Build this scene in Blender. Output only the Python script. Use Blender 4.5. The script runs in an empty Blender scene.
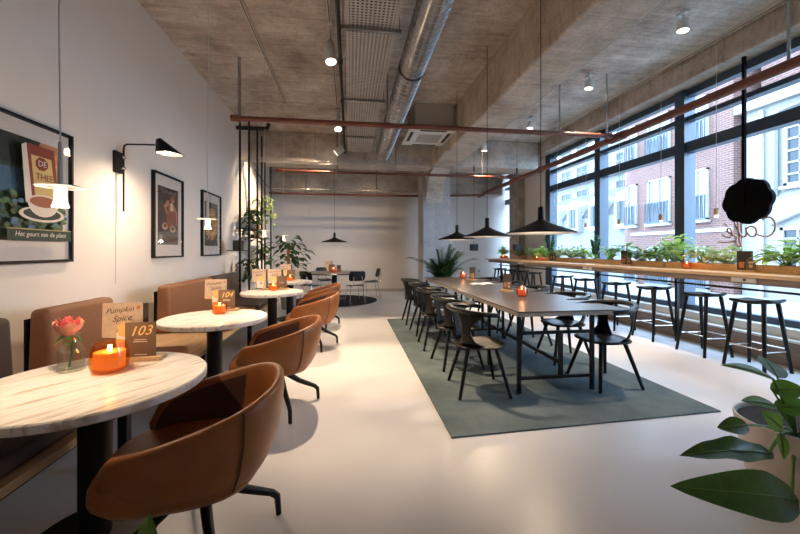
import bpy, math, random
from mathutils import Vector, Matrix, Euler
random.seed(7)
R = math.radians
PI = math.pi
scene = bpy.context.scene
COL = scene.collection

# ------------------------------------------------------------------ mesh builder
class MB:
    def __init__(s):
        s.v = []; s.f = []; s.m = []; s.mi = 0
    def mat(s, i):
        s.mi = i; return s
    def add(s, vs, fs):
        o = len(s.v)
        s.v += [tuple(v) for v in vs]
        for f in fs:
            s.f.append(tuple(o + i for i in f)); s.m.append(s.mi)
        return s
    def bx(s, x0, x1, y0, y1, z0, z1):
        vs = [(x0,y0,z0),(x1,y0,z0),(x1,y1,z0),(x0,y1,z0),(x0,y0,z1),(x1,y0,z1),(x1,y1,z1),(x0,y1,z1)]
        return s.add(vs, [(0,3,2,1),(4,5,6,7),(0,1,5,4),(1,2,6,5),(2,3,7,6),(3,0,4,7)])
    def bar(s, p0, p1, w, h, w1=None, h1=None):
        # rectangular bar between two points (w horizontal, h vertical-ish)
        p0 = Vector(p0); p1 = Vector(p1); d = (p1-p0).normalized()
        a = d.cross(Vector((0,0,1)))
        if a.length < 1e-4: a = Vector((1,0,0))
        a.normalize(); b = a.cross(d)
        w1 = w if w1 is None else w1; h1 = h if h1 is None else h1
        vs = []
        for p, ww, hh in ((p0,w,h),(p1,w1,h1)):
            for sa, sb in ((-1,-1),(1,-1),(1,1),(-1,1)):
                vs.append(p + a*sa*ww/2 + b*sb*hh/2)
        return s.add(vs, [(0,1,2,3),(7,6,5,4),(0,4,5,1),(1,5,6,2),(2,6,7,3),(3,7,4,0)])
    def tube(s, path, r, n=10, caps=True, closed=False):
        path = [Vector(p) for p in path]; k = len(path)
        rs = r if isinstance(r, (list, tuple)) else [r]*k
        t0 = (path[1]-path[0]).normalized()
        up = Vector((0,0,1)) if abs(t0.z) < .9 else Vector((1,0,0))
        a = t0.cross(up).normalized()
        vs = []; prev = t0
        for i, p in enumerate(path):
            if closed: t = (path[(i+1) % k]-path[i-1]).normalized()
            elif i == 0: t = t0
            elif i == k-1: t = (path[-1]-path[-2]).normalized()
            else: t = ((path[i+1]-p).normalized()+(p-path[i-1]).normalized()).normalized()
            q = prev.rotation_difference(t); a = (q @ a); a = (a - t*a.dot(t)).normalized(); prev = t
            b = t.cross(a)
            for j in range(n):
                an = 2*PI*j/n
                vs.append(p + (a*math.cos(an)+b*math.sin(an))*rs[i])
        fs = []
        for i in range(k if closed else k-1):
            i2 = (i+1) % k
            for j in range(n):
                j2 = (j+1) % n
                fs.append((i*n+j, i*n+j2, i2*n+j2, i2*n+j))
        if caps and not closed:
            fs.append(tuple(reversed(range(n)))); fs.append(tuple((k-1)*n+j for j in range(n)))
        return s.add(vs, fs)
    def cyl(s, p0, p1, r0, r1=None, n=16):
        return s.tube([p0, p1], [r0, r0 if r1 is None else r1], n)
    def lathe(s, prof, c=(0,0,0), n=32, M=None, closed=False):
        # profile of (radius, height)
        vs = []; k = len(prof)
        for r, z in prof:
            for j in range(n):
                an = 2*PI*j/n
                p = Vector((r*math.cos(an), r*math.sin(an), z))
                if M is not None: p = M @ p
                vs.append(p + Vector(c))
        fs = []
        for i in range(k if closed else k-1):
            i2 = (i+1) % k
            for j in range(n):
                j2 = (j+1) % n
                fs.append((i*n+j, i*n+j2, i2*n+j2, i2*n+j))
        if not closed:
            if prof[0][0] > 1e-6: fs.append(tuple(reversed(range(n))))
            if prof[-1][0] > 1e-6: fs.append(tuple((k-1)*n+j for j in range(n)))
        return s.add(vs, fs)
    def prism(s, poly, z0, z1, M=None):
        n = len(poly)
        vs = [Vector((x,y,z0)) for x,y in poly]+[Vector((x,y,z1)) for x,y in poly]
        if M is not None: vs = [M @ v for v in vs]
        fs = [tuple(reversed(range(n))), tuple(range(n,2*n))]+[(i,(i+1)%n,n+(i+1)%n,n+i) for i in range(n)]
        return s.add(vs, fs)
    def sphere(s, c, r, n=14, m=8, sx=1, sy=1, sz=1):
        vs = [(c[0],c[1],c[2]-r*sz)]; fs = []
        for i in range(1, m):
            la = -PI/2+PI*i/m
            for j in range(n):
                an = 2*PI*j/n
                vs.append((c[0]+r*sx*math.cos(la)*math.cos(an), c[1]+r*sy*math.cos(la)*math.sin(an), c[2]+r*sz*math.sin(la)))
        vs.append((c[0],c[1],c[2]+r*sz)); top = len(vs)-1
        for j in range(n): fs.append((0, 1+(j+1)%n, 1+j))
        for i in range(m-2):
            for j in range(n):
                a = 1+i*n+j; b = 1+i*n+(j+1)%n
                fs.append((a, b, b+n, a+n))
        for j in range(n): fs.append((top, 1+(m-2)*n+j, 1+(m-2)*n+(j+1)%n))
        return s.add(vs, fs)
    def grid(s, rows):
        # rows: list of equally long rows of points
        k = len(rows[0]); vs = [p for r in rows for p in r]; fs = []
        for i in range(len(rows)-1):
            for j in range(k-1):
                fs.append((i*k+j, i*k+j+1, (i+1)*k+j+1, (i+1)*k+j))
        return s.add(vs, fs)
    def leaf(s, base, d, length, width, droop=.3, n=6, fold=.15, shape='oval', side=None, wave=0):
        base = Vector(base); d = Vector(d).normalized()
        if side is None:
            side = d.cross(Vector((0,0,1)))
            if side.length < .05: side = Vector((random.uniform(-1,1), random.uniform(-1,1), 0))
        side = Vector(side).normalized(); side = (side - d*side.dot(d)).normalized()
        nn = side.cross(d).normalized()
        if nn.z < 0: nn = -nn
        rows = []
        for i in range(n+1):
            t = i/n
            if shape == 'oval': w = math.sin(PI*min(1,t*.97+.03))**.8
            elif shape == 'heart': w = (math.sin(PI*(t**.62))**.75) if 0 < t < 1 else .0
            elif shape == 'blade': w = (1-t)**.6*min(1, .45+3*t)
            else: w = math.sin(PI*t)
            p = base + d*(length*t) + Vector((0,0,-1))*droop*length*t*t
            w *= width/2
            wv = wave*math.sin(t*11)*w
            rows.append([p - side*w + nn*(fold*w+wv), p, p + side*w + nn*(fold*w-wv)])
        return s.grid(rows)
    def build(s, name, mats, parent=None, smooth=None, bevel=0, seg=2, subsurf=0, loc=None, solid=0):
        me = bpy.data.meshes.new(name)
        me.from_pydata(s.v, [], s.f)
        if not isinstance(mats, (list, tuple)): mats = [mats]
        for m in mats: me.materials.append(m)
        if len(mats) > 1: me.polygons.foreach_set('material_index', s.m)
        me.validate(); me.update()
        if smooth is not None:
            me.polygons.foreach_set('use_smooth', [True]*len(me.polygons))
            me.set_sharp_from_angle(angle=R(smooth))
        o = bpy.data.objects.new(name, me); COL.objects.link(o)
        if parent is not None: o.parent = parent
        if loc is not None: o.location = loc
        if bevel:
            b = o.modifiers.new('bevel', 'BEVEL'); b.width = bevel; b.segments = seg; b.limit_method = 'ANGLE'; b.angle_limit = R(40)
        if solid:
            b = o.modifiers.new('solid', 'SOLIDIFY'); b.thickness = solid; b.offset = 0
        if subsurf:
            b = o.modifiers.new('sub', 'SUBSURF'); b.levels = subsurf; b.render_levels = subsurf
        return o

def tag(o, label, cat, group=None, kind=None):
    o['label'] = label; o['category'] = cat
    if group: o['group'] = group
    if kind: o['kind'] = kind
    return o
def struct(o, label=None):
    o['kind'] = 'structure'
    if label: o['label'] = label
    return o
def empty(name, loc, label=None, cat=None, group=None, rz=0):
    o = bpy.data.objects.new(name, None); COL.objects.link(o)
    o.location = loc; o.rotation_euler = (0,0,rz); o.empty_display_size = .1
    if label: tag(o, label, cat, group)
    return o
def dup(o, loc=None, rz=None, label=None, group=None, parent=None):
    c = o.copy(); COL.objects.link(c)
    if parent is not None: c.parent = parent
    if loc is not None: c.location = loc
    if rz is not None: c.rotation_euler = (0,0,rz)
    if label: c['label'] = label
    if group: c['group'] = group
    for ch in list(o.children): dup(ch, parent=c)
    return c
def text_geo(mb, body, size, M, extrude=.0006, shear=0, align='CENTER', spacing=1):
    cu = bpy.data.curves.new('lettering', 'FONT')
    cu.body = body; cu.size = size; cu.extrude = extrude; cu.shear = shear; cu.align_x = align; cu.space_character = spacing
    cu.resolution_u = 3
    ob = bpy.data.objects.new('lettering', cu); COL.objects.link(ob)
    dg = bpy.context.evaluated_depsgraph_get(); dg.update()
    me = bpy.data.meshes.new_from_object(ob.evaluated_get(dg))
    vs = [M @ v.co for v in me.vertices]; fs = [tuple(p.vertices) for p in me.polygons]
    mb.add(vs, fs)
    bpy.data.objects.remove(ob); bpy.data.curves.remove(cu); bpy.data.meshes.remove(me)
def frame_m(o, x, y):
    # matrix: local x -> x, local y -> y, origin o
    x = Vector(x).normalized(); y = Vector(y).normalized(); z = x.cross(y)
    return Matrix(((x.x,y.x,z.x,o[0]),(x.y,y.y,z.y,o[1]),(x.z,y.z,z.z,o[2]),(0,0,0,1)))

# ------------------------------------------------------------------ materials
def new_mat(name):
    m = bpy.data.materials.new(name); m.use_nodes = True
    nt = m.node_tree; b = nt.nodes['Principled BSDF']
    return m, nt, b
def N(nt, t, **kw):
    n = nt.nodes.new(t)
    for k, v in kw.items():
        if k in n.inputs: n.inputs[k].default_value = v
        else: setattr(n, k, v)
    return n
def coords(nt, scale=(1,1,1), rot=(0,0,0), kind='Object'):
    tc = N(nt, 'ShaderNodeTexCoord'); mp = N(nt, 'ShaderNodeMapping')
    mp.inputs['Scale'].default_value = scale; mp.inputs['Rotation'].default_value = rot
    nt.links.new(tc.outputs[kind], mp.inputs['Vector'])
    return mp.outputs['Vector']
def ramp(nt, fac, stops):
    r = N(nt, 'ShaderNodeValToRGB'); e = r.color_ramp.elements
    while len(e) < len(stops): e.new(.5)
    for i, (p, c) in enumerate(stops):
        e[i].position = p; e[i].color = (*c, 1)
    nt.links.new(fac, r.inputs['Fac']); return r.outputs['Color']
def bump(nt, b, h, strength=.2, dist=.01):
    n = N(nt, 'ShaderNodeBump', Strength=strength, Distance=dist)
    nt.links.new(h, n.inputs['Height']); nt.links.new(n.outputs['Normal'], b.inputs['Normal'])
def plain(name, c, rough=.5, metal=0, noise=0, nscale=20, bmp=0, spec=.5):
    m, nt, b = new_mat(name)
    b.inputs['Base Color'].default_value = (*c, 1); b.inputs['Roughness'].default_value = rough
    b.inputs['Metallic'].default_value = metal; b.inputs['Specular IOR Level'].default_value = spec
    if noise or bmp:
        n = N(nt, 'ShaderNodeTexNoise', Scale=nscale, Detail=4)
        nt.links.new(coords(nt), n.inputs['Vector'])
        if noise:
            lo = tuple(max(0, x*(1-noise)) for x in c); hi = tuple(min(1, x*(1+noise)) for x in c)
            nt.links.new(ramp(nt, n.outputs['Fac'], [(.3,lo),(.7,hi)]), b.inputs['Base Color'])
        if bmp: bump(nt, b, n.outputs['Fac'], bmp)
    return m
def emit(name, c, s):
    m, nt, b = new_mat(name)
    b.inputs['Base Color'].default_value = (*c, 1); b.inputs['Emission Color'].default_value = (*c, 1)
    b.inputs['Emission Strength'].default_value = s
    return m
def glass_mat(name, tint=(1,1,1), refl=.06, rough=0.0):
    m, nt, b = new_mat(name); nt.nodes.remove(b)
    out = nt.nodes['Material Output']
    t = N(nt, 'ShaderNodeBsdfTransparent'); t.inputs['Color'].default_value = (*tint, 1)
    g = N(nt, 'ShaderNodeBsdfGlossy', Roughness=rough)
    lw = N(nt, 'ShaderNodeLayerWeight', Blend=.5)
    pw = N(nt, 'ShaderNodeMath', operation='POWER'); pw.inputs[1].default_value = 5
    mul = N(nt, 'ShaderNodeMath', operation='MULTIPLY_ADD'); mul.inputs[1].default_value = .7; mul.inputs[2].default_value = refl
    mx = N(nt, 'ShaderNodeMixShader')
    nt.links.new(lw.outputs['Facing'], pw.inputs[0]); nt.links.new(pw.outputs[0], mul.inputs[0]); nt.links.new(mul.outputs[0], mx.inputs[0])
    nt.links.new(t.outputs[0], mx.inputs[1]); nt.links.new(g.outputs[0], mx.inputs[2])
    nt.links.new(mx.outputs[0], out.inputs['Surface'])
    return m
def concrete(name, lo, mid, hi, boards='y', bs=.35):
    m, nt, b = new_mat(name); v = coords(nt)
    n1 = N(nt, 'ShaderNodeTexNoise', Scale=1.5, Detail=9, Roughness=.7); nt.links.new(v, n1.inputs['Vector'])
    v2 = coords(nt, (1.2,9,3) if boards == 'y' else (9,1.2,3))
    n2 = N(nt, 'ShaderNodeTexNoise', Scale=1.6, Detail=6, Roughness=.7); nt.links.new(v2, n2.inputs['Vector'])
    mx = N(nt, 'ShaderNodeMix', data_type='FLOAT'); mx.inputs[0].default_value = .3
    nt.links.new(n1.outputs['Fac'], mx.inputs[2]); nt.links.new(n2.outputs['Fac'], mx.inputs[3])
    c = ramp(nt, mx.outputs[0], [(.36,lo),(.49,mid),(.64,hi)])
    n3 = N(nt, 'ShaderNodeTexNoise', Scale=26, Detail=5); nt.links.new(v, n3.inputs['Vector'])
    # board joints
    w = N(nt, 'ShaderNodeTexBrick', Scale=1, offset=0.5)
    w.inputs['Color1'].default_value = (1,1,1,1); w.inputs['Color2'].default_value = (.84,.84,.84,1)
    w.inputs['Mortar'].default_value = (.55,.52,.5,1); w.inputs['Mortar Size'].default_value = .006
    w.inputs['Brick Width'].default_value = 2.4; w.inputs['Row Height'].default_value = bs
    nt.links.new(coords(nt), w.inputs['Vector'])
    mm = N(nt, 'ShaderNodeMix', data_type='RGBA', blend_type='MULTIPLY'); mm.inputs[0].default_value = .55
    nt.links.new(c, mm.inputs[6]); nt.links.new(w.outputs['Color'], mm.inputs[7])
    sp = ramp(nt, n3.outputs['Fac'], [(.3,(.75,.74,.73)),(.55,(1,1,1))])
    m2 = N(nt, 'ShaderNodeMix', data_type='RGBA', blend_type='MULTIPLY'); m2.inputs[0].default_value = .7
    nt.links.new(mm.outputs[2], m2.inputs[6]); nt.links.new(sp, m2.inputs[7])
    nt.links.new(m2.outputs[2], b.inputs['Base Color'])
    b.inputs['Roughness'].default_value = .85
    bump(nt, b, mx.outputs[0], .5, .03)
    return m
def wood(name, lo, hi, scale=(1,12,12), rough=.45):
    m, nt, b = new_mat(name)
    n = N(nt, 'ShaderNodeTexNoise', Scale=3, Detail=6, Distortion=.6); nt.links.new(coords(nt, scale), n.inputs['Vector'])
    nt.links.new(ramp(nt, n.outputs['Fac'], [(.3,lo),(.7,hi)]), b.inputs['Base Color'])
    b.inputs['Roughness'].default_value = rough; bump(nt, b, n.outputs['Fac'], .08, .004)
    return m
def marble(name):
    m, nt, b = new_mat(name); v = coords(nt, (1,1,1), (0,0,R(-52)))
    mp = N(nt, 'ShaderNodeMapping'); mp.inputs['Scale'].default_value = (1.3,11,4); nt.links.new(v, mp.inputs['Vector']); v2 = mp.outputs['Vector']
    n = N(nt, 'ShaderNodeTexNoise', Scale=2.2, Detail=9, Roughness=.62, Distortion=.5); nt.links.new(v2, n.inputs['Vector'])
    c = ramp(nt, n.outputs['Fac'], [(.3,(.36,.27,.2)),(.4,(.6,.51,.43)),(.47,(.82,.78,.73)),(.58,(.86,.83,.79)),(.66,(.62,.53,.44)),(.74,(.84,.8,.75))])
    nt.links.new(c, b.inputs['Base Color']); b.inputs['Roughness'].default_value = .3
    return m
def brick(name, c1, c2, mortar, scale=1):
    m, nt, b = new_mat(name)
    tc = N(nt, 'ShaderNodeTexCoord'); sx = N(nt, 'ShaderNodeSeparateXYZ'); cx = N(nt, 'ShaderNodeCombineXYZ')
    ad = N(nt, 'ShaderNodeMath', operation='ADD')
    nt.links.new(tc.outputs['Object'], sx.inputs[0]); nt.links.new(sx.outputs['X'], ad.inputs[0]); nt.links.new(sx.outputs['Y'], ad.inputs[1])
    nt.links.new(ad.outputs[0], cx.inputs['X']); nt.links.new(sx.outputs['Z'], cx.inputs['Y'])
    w = N(nt, 'ShaderNodeTexBrick', Scale=scale)
    w.inputs['Color1'].default_value = (*c1,1); w.inputs['Color2'].default_value = (*c2,1); w.inputs['Mortar'].default_value = (*mortar,1)
    w.inputs['Brick Width'].default_value = .24; w.inputs['Row Height'].default_value = .085; w.inputs['Mortar Size'].default_value = .012
    nt.links.new(cx.outputs[0], w.inputs['Vector']); nt.links.new(w.outputs['Color'], b.inputs['Base Color'])
    b.inputs['Roughness'].default_value = .85
    return m
def carpet(name, lo, hi):
    m, nt, b = new_mat(name)
    n = N(nt, 'ShaderNodeTexNoise', Scale=180, Detail=2); nt.links.new(coords(nt), n.inputs['Vector'])
    n2 = N(nt, 'ShaderNodeTexNoise', Scale=2.2, Detail=5, Roughness=.6); nt.links.new(coords(nt), n2.inputs['Vector'])
    mx = N(nt, 'ShaderNodeMix', data_type='FLOAT'); mx.inputs[0].default_value = .65
    nt.links.new(n.outputs['Fac'], mx.inputs[2]); nt.links.new(n2.outputs['Fac'], mx.inputs[3])
    nt.links.new(ramp(nt, mx.outputs[0], [(.36,lo),(.64,hi)]), b.inputs['Base Color'])
    b.inputs['Roughness'].default_value = .95; b.inputs['Specular IOR Level'].default_value = .1
    bump(nt, b, n.outputs['Fac'], .4, .004)
    return m
def leaf_mat(name, c, c2=None, rough=.4):
    m, nt, b = new_mat(name)
    n = N(nt, 'ShaderNodeTexNoise', Scale=14, Detail=3); nt.links.new(coords(nt), n.inputs['Vector'])
    c2 = c2 or tuple(x*.6 for x in c)
    nt.links.new(ramp(nt, n.outputs['Fac'], [(.38,c2),(.62,c)]), b.inputs['Base Color'])
    b.inputs['Roughness'].default_value = rough
    b.inputs['Subsurface Weight'].default_value = 0.0
    # thin leaf: some light passes through
    tr = N(nt, 'ShaderNodeBsdfTranslucent'); tr.inputs['Color'].default_value = (c[0]*1.1, c[1]*1.1, c[2]*.7, 1)
    mx = N(nt, 'ShaderNodeMixShader'); mx.inputs[0].default_value = .42
    out = nt.nodes['Material Output']
    nt.links.new(b.outputs[0], mx.inputs[1]); nt.links.new(tr.outputs[0], mx.inputs[2]); nt.links.new(mx.outputs[0], out.inputs['Surface'])
    return m

M = {}
M['floor'] = plain('resin_floor', (.65,.64,.655), .33, noise=.035, nscale=1.5, spec=.4)
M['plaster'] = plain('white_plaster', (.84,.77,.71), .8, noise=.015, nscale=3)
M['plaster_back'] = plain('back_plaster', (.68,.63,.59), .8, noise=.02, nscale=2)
M['ceil'] = concrete('concrete_ceiling', (.3,.255,.215), (.58,.515,.455), (.86,.81,.75))
M['beam'] = concrete('concrete_beam', (.3,.25,.205), (.5,.44,.38), (.7,.64,.58), bs=.6)
M['column'] = concrete('concrete_column', (.33,.315,.31), (.42,.405,.4), (.5,.485,.48), bs=.9)
M['frame_w'] = plain('window_steel', (.035,.06,.1), .35, .0, spec=.5)
M['glass'] = glass_mat('window_glass', (.97,.985,1), .025)
M['artglass'] = glass_mat('picture_glass', (1,1,1), .03)
M['black'] = plain('black_powder_coat', (.007,.007,.008), .48, spec=.25)
M['blackwood'] = plain('black_stained_ash', (.0042,.0037,.0034), .36, noise=.25, nscale=30, spec=.28)
M['tabletop'] = plain('dark_linoleum', (.08,.067,.064), .34)
M['tableedge'] = plain('table_edge_beige', (.42,.36,.3), .5)
M['leather'] = plain('cognac_leather', (.3,.098,.022), .42, noise=.12, nscale=9, bmp=.06)
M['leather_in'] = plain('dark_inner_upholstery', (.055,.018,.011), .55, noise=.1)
M['seam'] = plain('leather_seam', (.09,.03,.012), .6)
M['fabric_brown'] = plain('brown_upholstery', (.27,.115,.05), .6, noise=.06, nscale=60, bmp=.05)
M['fabric_dark'] = plain('aubergine_upholstery', (.045,.026,.024), .6, noise=.08, nscale=60)
M['oak'] = wood('light_oak', (.42,.26,.13), (.6,.41,.23), (12,1,12))
M['oak_bar'] = wood('bar_oak', (.52,.33,.18), (.7,.48,.28), (12,1,12))
M['oak_x'] = wood('oak_block', (.48,.3,.15), (.66,.45,.26), (10,10,2))
M['planter'] = wood('planter_oak', (.62,.33,.13), (.78,.47,.21), (2,12,12))
M['plinth'] = wood('plinth_wood', (.17,.125,.1), (.26,.2,.165), (3,1,14), .6)
M['marble'] = marble('travertine_marble')
M['rug'] = carpet('teal_grey_rug', (.08,.108,.117), (.158,.192,.2))
M['rug_dark'] = carpet('charcoal_rug', (.03,.03,.032), (.05,.05,.052))
M['steel'] = plain('galvanised_steel', (.44,.44,.45), .26, .95, noise=.22, nscale=5)
M['steel_tray'] = plain('tray_steel', (.52,.5,.48), .5, .3, noise=.1, nscale=6)
M['chrome'] = plain('brushed_chrome', (.6,.6,.6), .25, 1)
M['redpipe'] = plain('red_oxide_pipe', (.15,.038,.022), .5, noise=.15, nscale=8)
M['white'] = plain('white_paint', (.75,.74,.72), .5)
M['cream'] = plain('cream_plastic', (.68,.64,.58), .5)
M['greyvent'] = plain('grey_grille', (.42,.4,.38), .6)
M['dark'] = plain('dark_gap', (.02,.02,.02), .7)
M['copper'] = plain('copper_metal', (.7,.26,.11), .25, .9)
M['wax'] = emit('glowing_wax', (.9,.34,.1), .35)
M['flame'] = emit('candle_flame', (1,.72,.32), 22)
M['bulb'] = emit('warm_bulb', (1,.8,.55), 14)
M['bulb_soft'] = emit('frosted_lamp_glass', (1,.8,.58), 3.2)
M['spotface'] = emit('spot_face', (1,.86,.66), 7)
M['frost'] = emit('frosted_glass', (1,.82,.62), .9)
M['lampin'] = plain('white_shade_inside', (.85,.83,.8), .6)
M['paper'] = plain('kraft_card', (.56,.42,.31), .7, noise=.12, nscale=40)
M['paperw'] = plain('white_paper', (.78,.75,.72), .7)
M['cardbrown'] = plain('brown_card', (.13,.085,.055), .6)
M['carddark'] = plain('dark_card', (.035,.03,.028), .5)
M['gold'] = plain('gold_ink', (.8,.52,.2), .5)
M['ink'] = plain('dark_ink', (.03,.02,.018), .6)
M['inkw'] = plain('white_ink', (.8,.78,.74), .6)
M['rose'] = plain('rose_petal', (.85,.16,.15), .55, noise=.25, nscale=60)
M['rose2'] = plain('rose_outer_petal', (.87,.38,.28), .55, noise=.2, nscale=50)
M['stem'] = plain('green_stem', (.12,.24,.06), .5)
M['terra'] = plain('terracotta', (.5,.2,.09), .7)
M['soil'] = plain('dark_soil', (.03,.022,.016), .9, noise=.4, nscale=60)
M['pot'] = plain('beige_ceramic', (.62,.54,.47), .45, noise=.03)
M['potgrey'] = plain('grey_pot', (.25,.24,.23), .6)
M['neon'] = plain('copper_letter_tube', (.42,.17,.09), .4)
M['sign'] = plain('sign_black', (.004,.004,.005), .85, spec=.1)
M['leafL'] = leaf_mat('light_green_leaf', (.42,.52,.18), (.22,.36,.09))
M['leafV'] = leaf_mat('variegated_leaf', (.68,.7,.46), (.24,.38,.13))
M['leafD'] = leaf_mat('dark_green_leaf', (.035,.085,.03), (.02,.05,.02))
M['leafM'] = leaf_mat('mid_green_leaf', (.14,.28,.07), (.07,.17,.04))
M['leafB'] = leaf_mat('big_glossy_leaf', (.05,.115,.035), (.025,.06,.02), .28)
M['leafP'] = leaf_mat('palm_leaf', (.05,.12,.045), (.018,.055,.022))
M['leafY'] = leaf_mat('lime_leaf', (.52,.64,.22), (.32,.5,.12))
M['moss'] = plain('coir_pole', (.36,.17,.07), .9, noise=.3, nscale=60)
M['bottle'] = glass_mat('bottle_glass', (.965,.98,.95), .1)
M['amber'] = glass_mat('amber_glass', (1,.74,.44), .05)
M['amber_far'] = glass_mat('copper_glass', (.9,.56,.4), .15)
M['water'] = glass_mat('water', (.97,.98,.95), .02)
M['brickA'] = brick('red_brick', (.125,.046,.034), (.095,.034,.025), (.17,.125,.11))
M['stone'] = plain('white_stone', (.26,.25,.235), .8, noise=.03)
M['stone2'] = plain('cream_stone', (.17,.165,.16), .8, noise=.03)
M['roof'] = plain('blue_grey_slate', (.045,.052,.058), .6, noise=.1)
M['winframe'] = plain('white_window_frame', (.27,.26,.25), .5)
M['darkglass'] = plain('dark_window_glass', (.03,.04,.05), .2, spec=.3)
M['paleglass'] = plain('pale_window_glass', (.15,.16,.165), .15, spec=.8)
M['railing'] = plain('blue_grey_railing', (.04,.06,.08), .5)
M['street'] = plain('pale_paving', (.24,.24,.24), .9, noise=.08)
M['tree'] = leaf_mat('street_tree_leaf', (.16,.32,.12))

# ------------------------------------------------------------------ camera
CX, H = 0.0, 1.35
cam = bpy.data.cameras.new('camera'); co = bpy.data.objects.new('camera', cam); COL.objects.link(co)
cam.sensor_width = 36; cam.lens = 36*360/800; cam.shift_y = -17/800; cam.clip_start = .02
co.location = (0, 0, H); co.rotation_euler = (PI/2, 0, -math.atan(50/360))
scene.camera = co

# ------------------------------------------------------------------ room shell
XL, YB, ZC, XW = -2.4, 11.75, 4.2, 5.3
Y0 = -4.5
struct(MB().bx(XL-.2, XW+.4, Y0, YB+.2, -.12, 0).build('floor', M['floor']))
struct(MB().bx(XL-.2, XL, Y0, YB+.2, 0, ZC).build('wall_left', M['plaster']))
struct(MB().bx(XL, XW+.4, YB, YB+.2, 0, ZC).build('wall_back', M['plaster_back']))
struct(MB().bx(XL, XW+.4, Y0-.2, Y0, -.12, ZC+.2).build('wall_rear', M['plaster']))
struct(MB().bx(XL-.2, XW+.4, Y0, YB+.2, ZC, ZC+.25).build('ceiling', M['ceil']))
# beams
b = MB(); b.bx(2.07, 2.68, Y0, 10.0, 3.48, ZC-.001)
struct(b.build('trim_1', M['beam'], bevel=.03), 'long board-marked concrete ceiling beam running to the column')
b = MB(); b.bx(XL, 4.95, 8.95, 9.6, 3.48, ZC-.002)
struct(b.build('trim_2', M['beam'], bevel=.02), 'concrete cross beam under the ceiling')
b = MB(); b.bx(XL, 4.95, 11.2, YB-.002, 3.14, ZC-.002)
struct(b.build('trim_3', M['beam'], bevel=.02), 'concrete beam along the top of the back wall')
b = MB(); b.bx(4.98, 5.6, Y0, 11.19, 3.88, ZC-.003)
struct(b.build('trim_4', M['beam'], bevel=.02), 'concrete edge beam above the windows')
# haunch where the long beam meets its column
b = MB(); prof = [(9.0,3.479),(9.35,3.4),(9.65,3.22),(9.85,2.95),(9.999,2.7),(9.999,3.479)]
b.add([(2.12,y,z) for y,z in prof]+[(2.6,y,z) for y,z in prof], [tuple(range(6)), tuple(reversed(range(6,12)))]+[(i+6,(i+1)%6+6,(i+1)%6,i) for i in range(6)])
struct(b.build('trim_5', M['beam']), 'curved concrete haunch at the head of the column')
struct(MB().bx(2.05, 2.84, 10.0, 10.75, 0, ZC-.004).build('column_1', M['column'], bevel=.01), 'wide concrete column behind the palm')
struct(MB().bx(5.01, 5.28, 10.2, 10.85, 0, 3.88).build('column_2', M['beam'], bevel=.01), 'narrow concrete column by the windows')
b = MB(); b.bx(5.2, 5.5, 9.05, 10.19, 0, 3.878); struct(b.build('wall_right', M['plaster']))
b = MB(); b.bx(5.2, 5.5, Y0, 1.15, .42, 3.878); struct(b.build('wall_front', M['plaster']), 'plain wall beside the first window')
# window plinth with pale ledge
b = MB(); b.bx(5.02, 5.62, Y0, 9.04, .001, .285); struct(b.build('trim_6', M['plinth']), 'wood clad plinth under the windows')
b = MB(); b.bx(5.0, 5.62, Y0, 9.04, .286, .31).bx(5.12,5.62,Y0,9.04,.31,.419); struct(b.build('trim_7', M['white']), 'pale window ledge on the plinth')
b = MB(); b.bx(5.02, 5.62, 10.86, YB-.001, .001, .43).bx(5.0,5.62,10.86,YB-.001,.431,.46); struct(b.build('trim_8', M['plinth']), 'short plinth under the far window')
struct(MB().bx(-.9, 4.7, YB-.02, YB-.001, 0, .09).build('baseboard_back', M['greyvent']))

# windows: bays between steel posts
def window(n, ya, yb, thin=None, z0=.42, z1=3.87, half=.085):
    w = empty('window_%d' % n, (XW, (ya+yb)/2, z0)); w['kind'] = 'structure'
    oy = (ya+yb)/2
    f = MB()
    def bx(x0,x1,y0,y1,za,zb): f.bx(x0-XW, x1-XW, y0-oy, y1-oy, za-z0, zb-z0)
    bx(5.2, 5.4, ya-half, ya+half, z0+.001, z1)           # deep post at the near side
    bx(5.25,5.37, ya+half, yb-half, z0+.001, z0+.08)
    bx(5.25,5.37, ya+half, yb-half, 3.76, z1)
    bx(5.22,5.38, ya+half, yb-half, 2.88, 3.04)     # main transom
    bx(5.23,5.37, ya+half, yb-half, 3.37, 3.44)     # thin transom
    if thin: 
        bx(5.2,5.38, thin-.035, thin+.035, z0+.08, 3.76)
    f.build('frame', M['frame_w'], w)
    g = MB(); g.bx(5.31-XW, 5.318-XW, ya+half-oy, yb-half-oy, .06, z1-z0-.1)
    g.build('pane', M['glass'], w)
    return w
ys = [-.68, 1.25, 3.22, 5.07, 7.0, 8.9]
window(1, ys[1], ys[2]); window(2, ys[2], ys[3]); window(3, ys[3], ys[4]); window(4, ys[4], ys[5], None)
window(5, 10.92, 11.7, half=.06)
f = MB(); f.bx(5.2,5.4,8.82,9.04,.42,3.87); struct(f.build('trim_9', M['frame_w']), 'last dark steel window post beside the wall')

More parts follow.
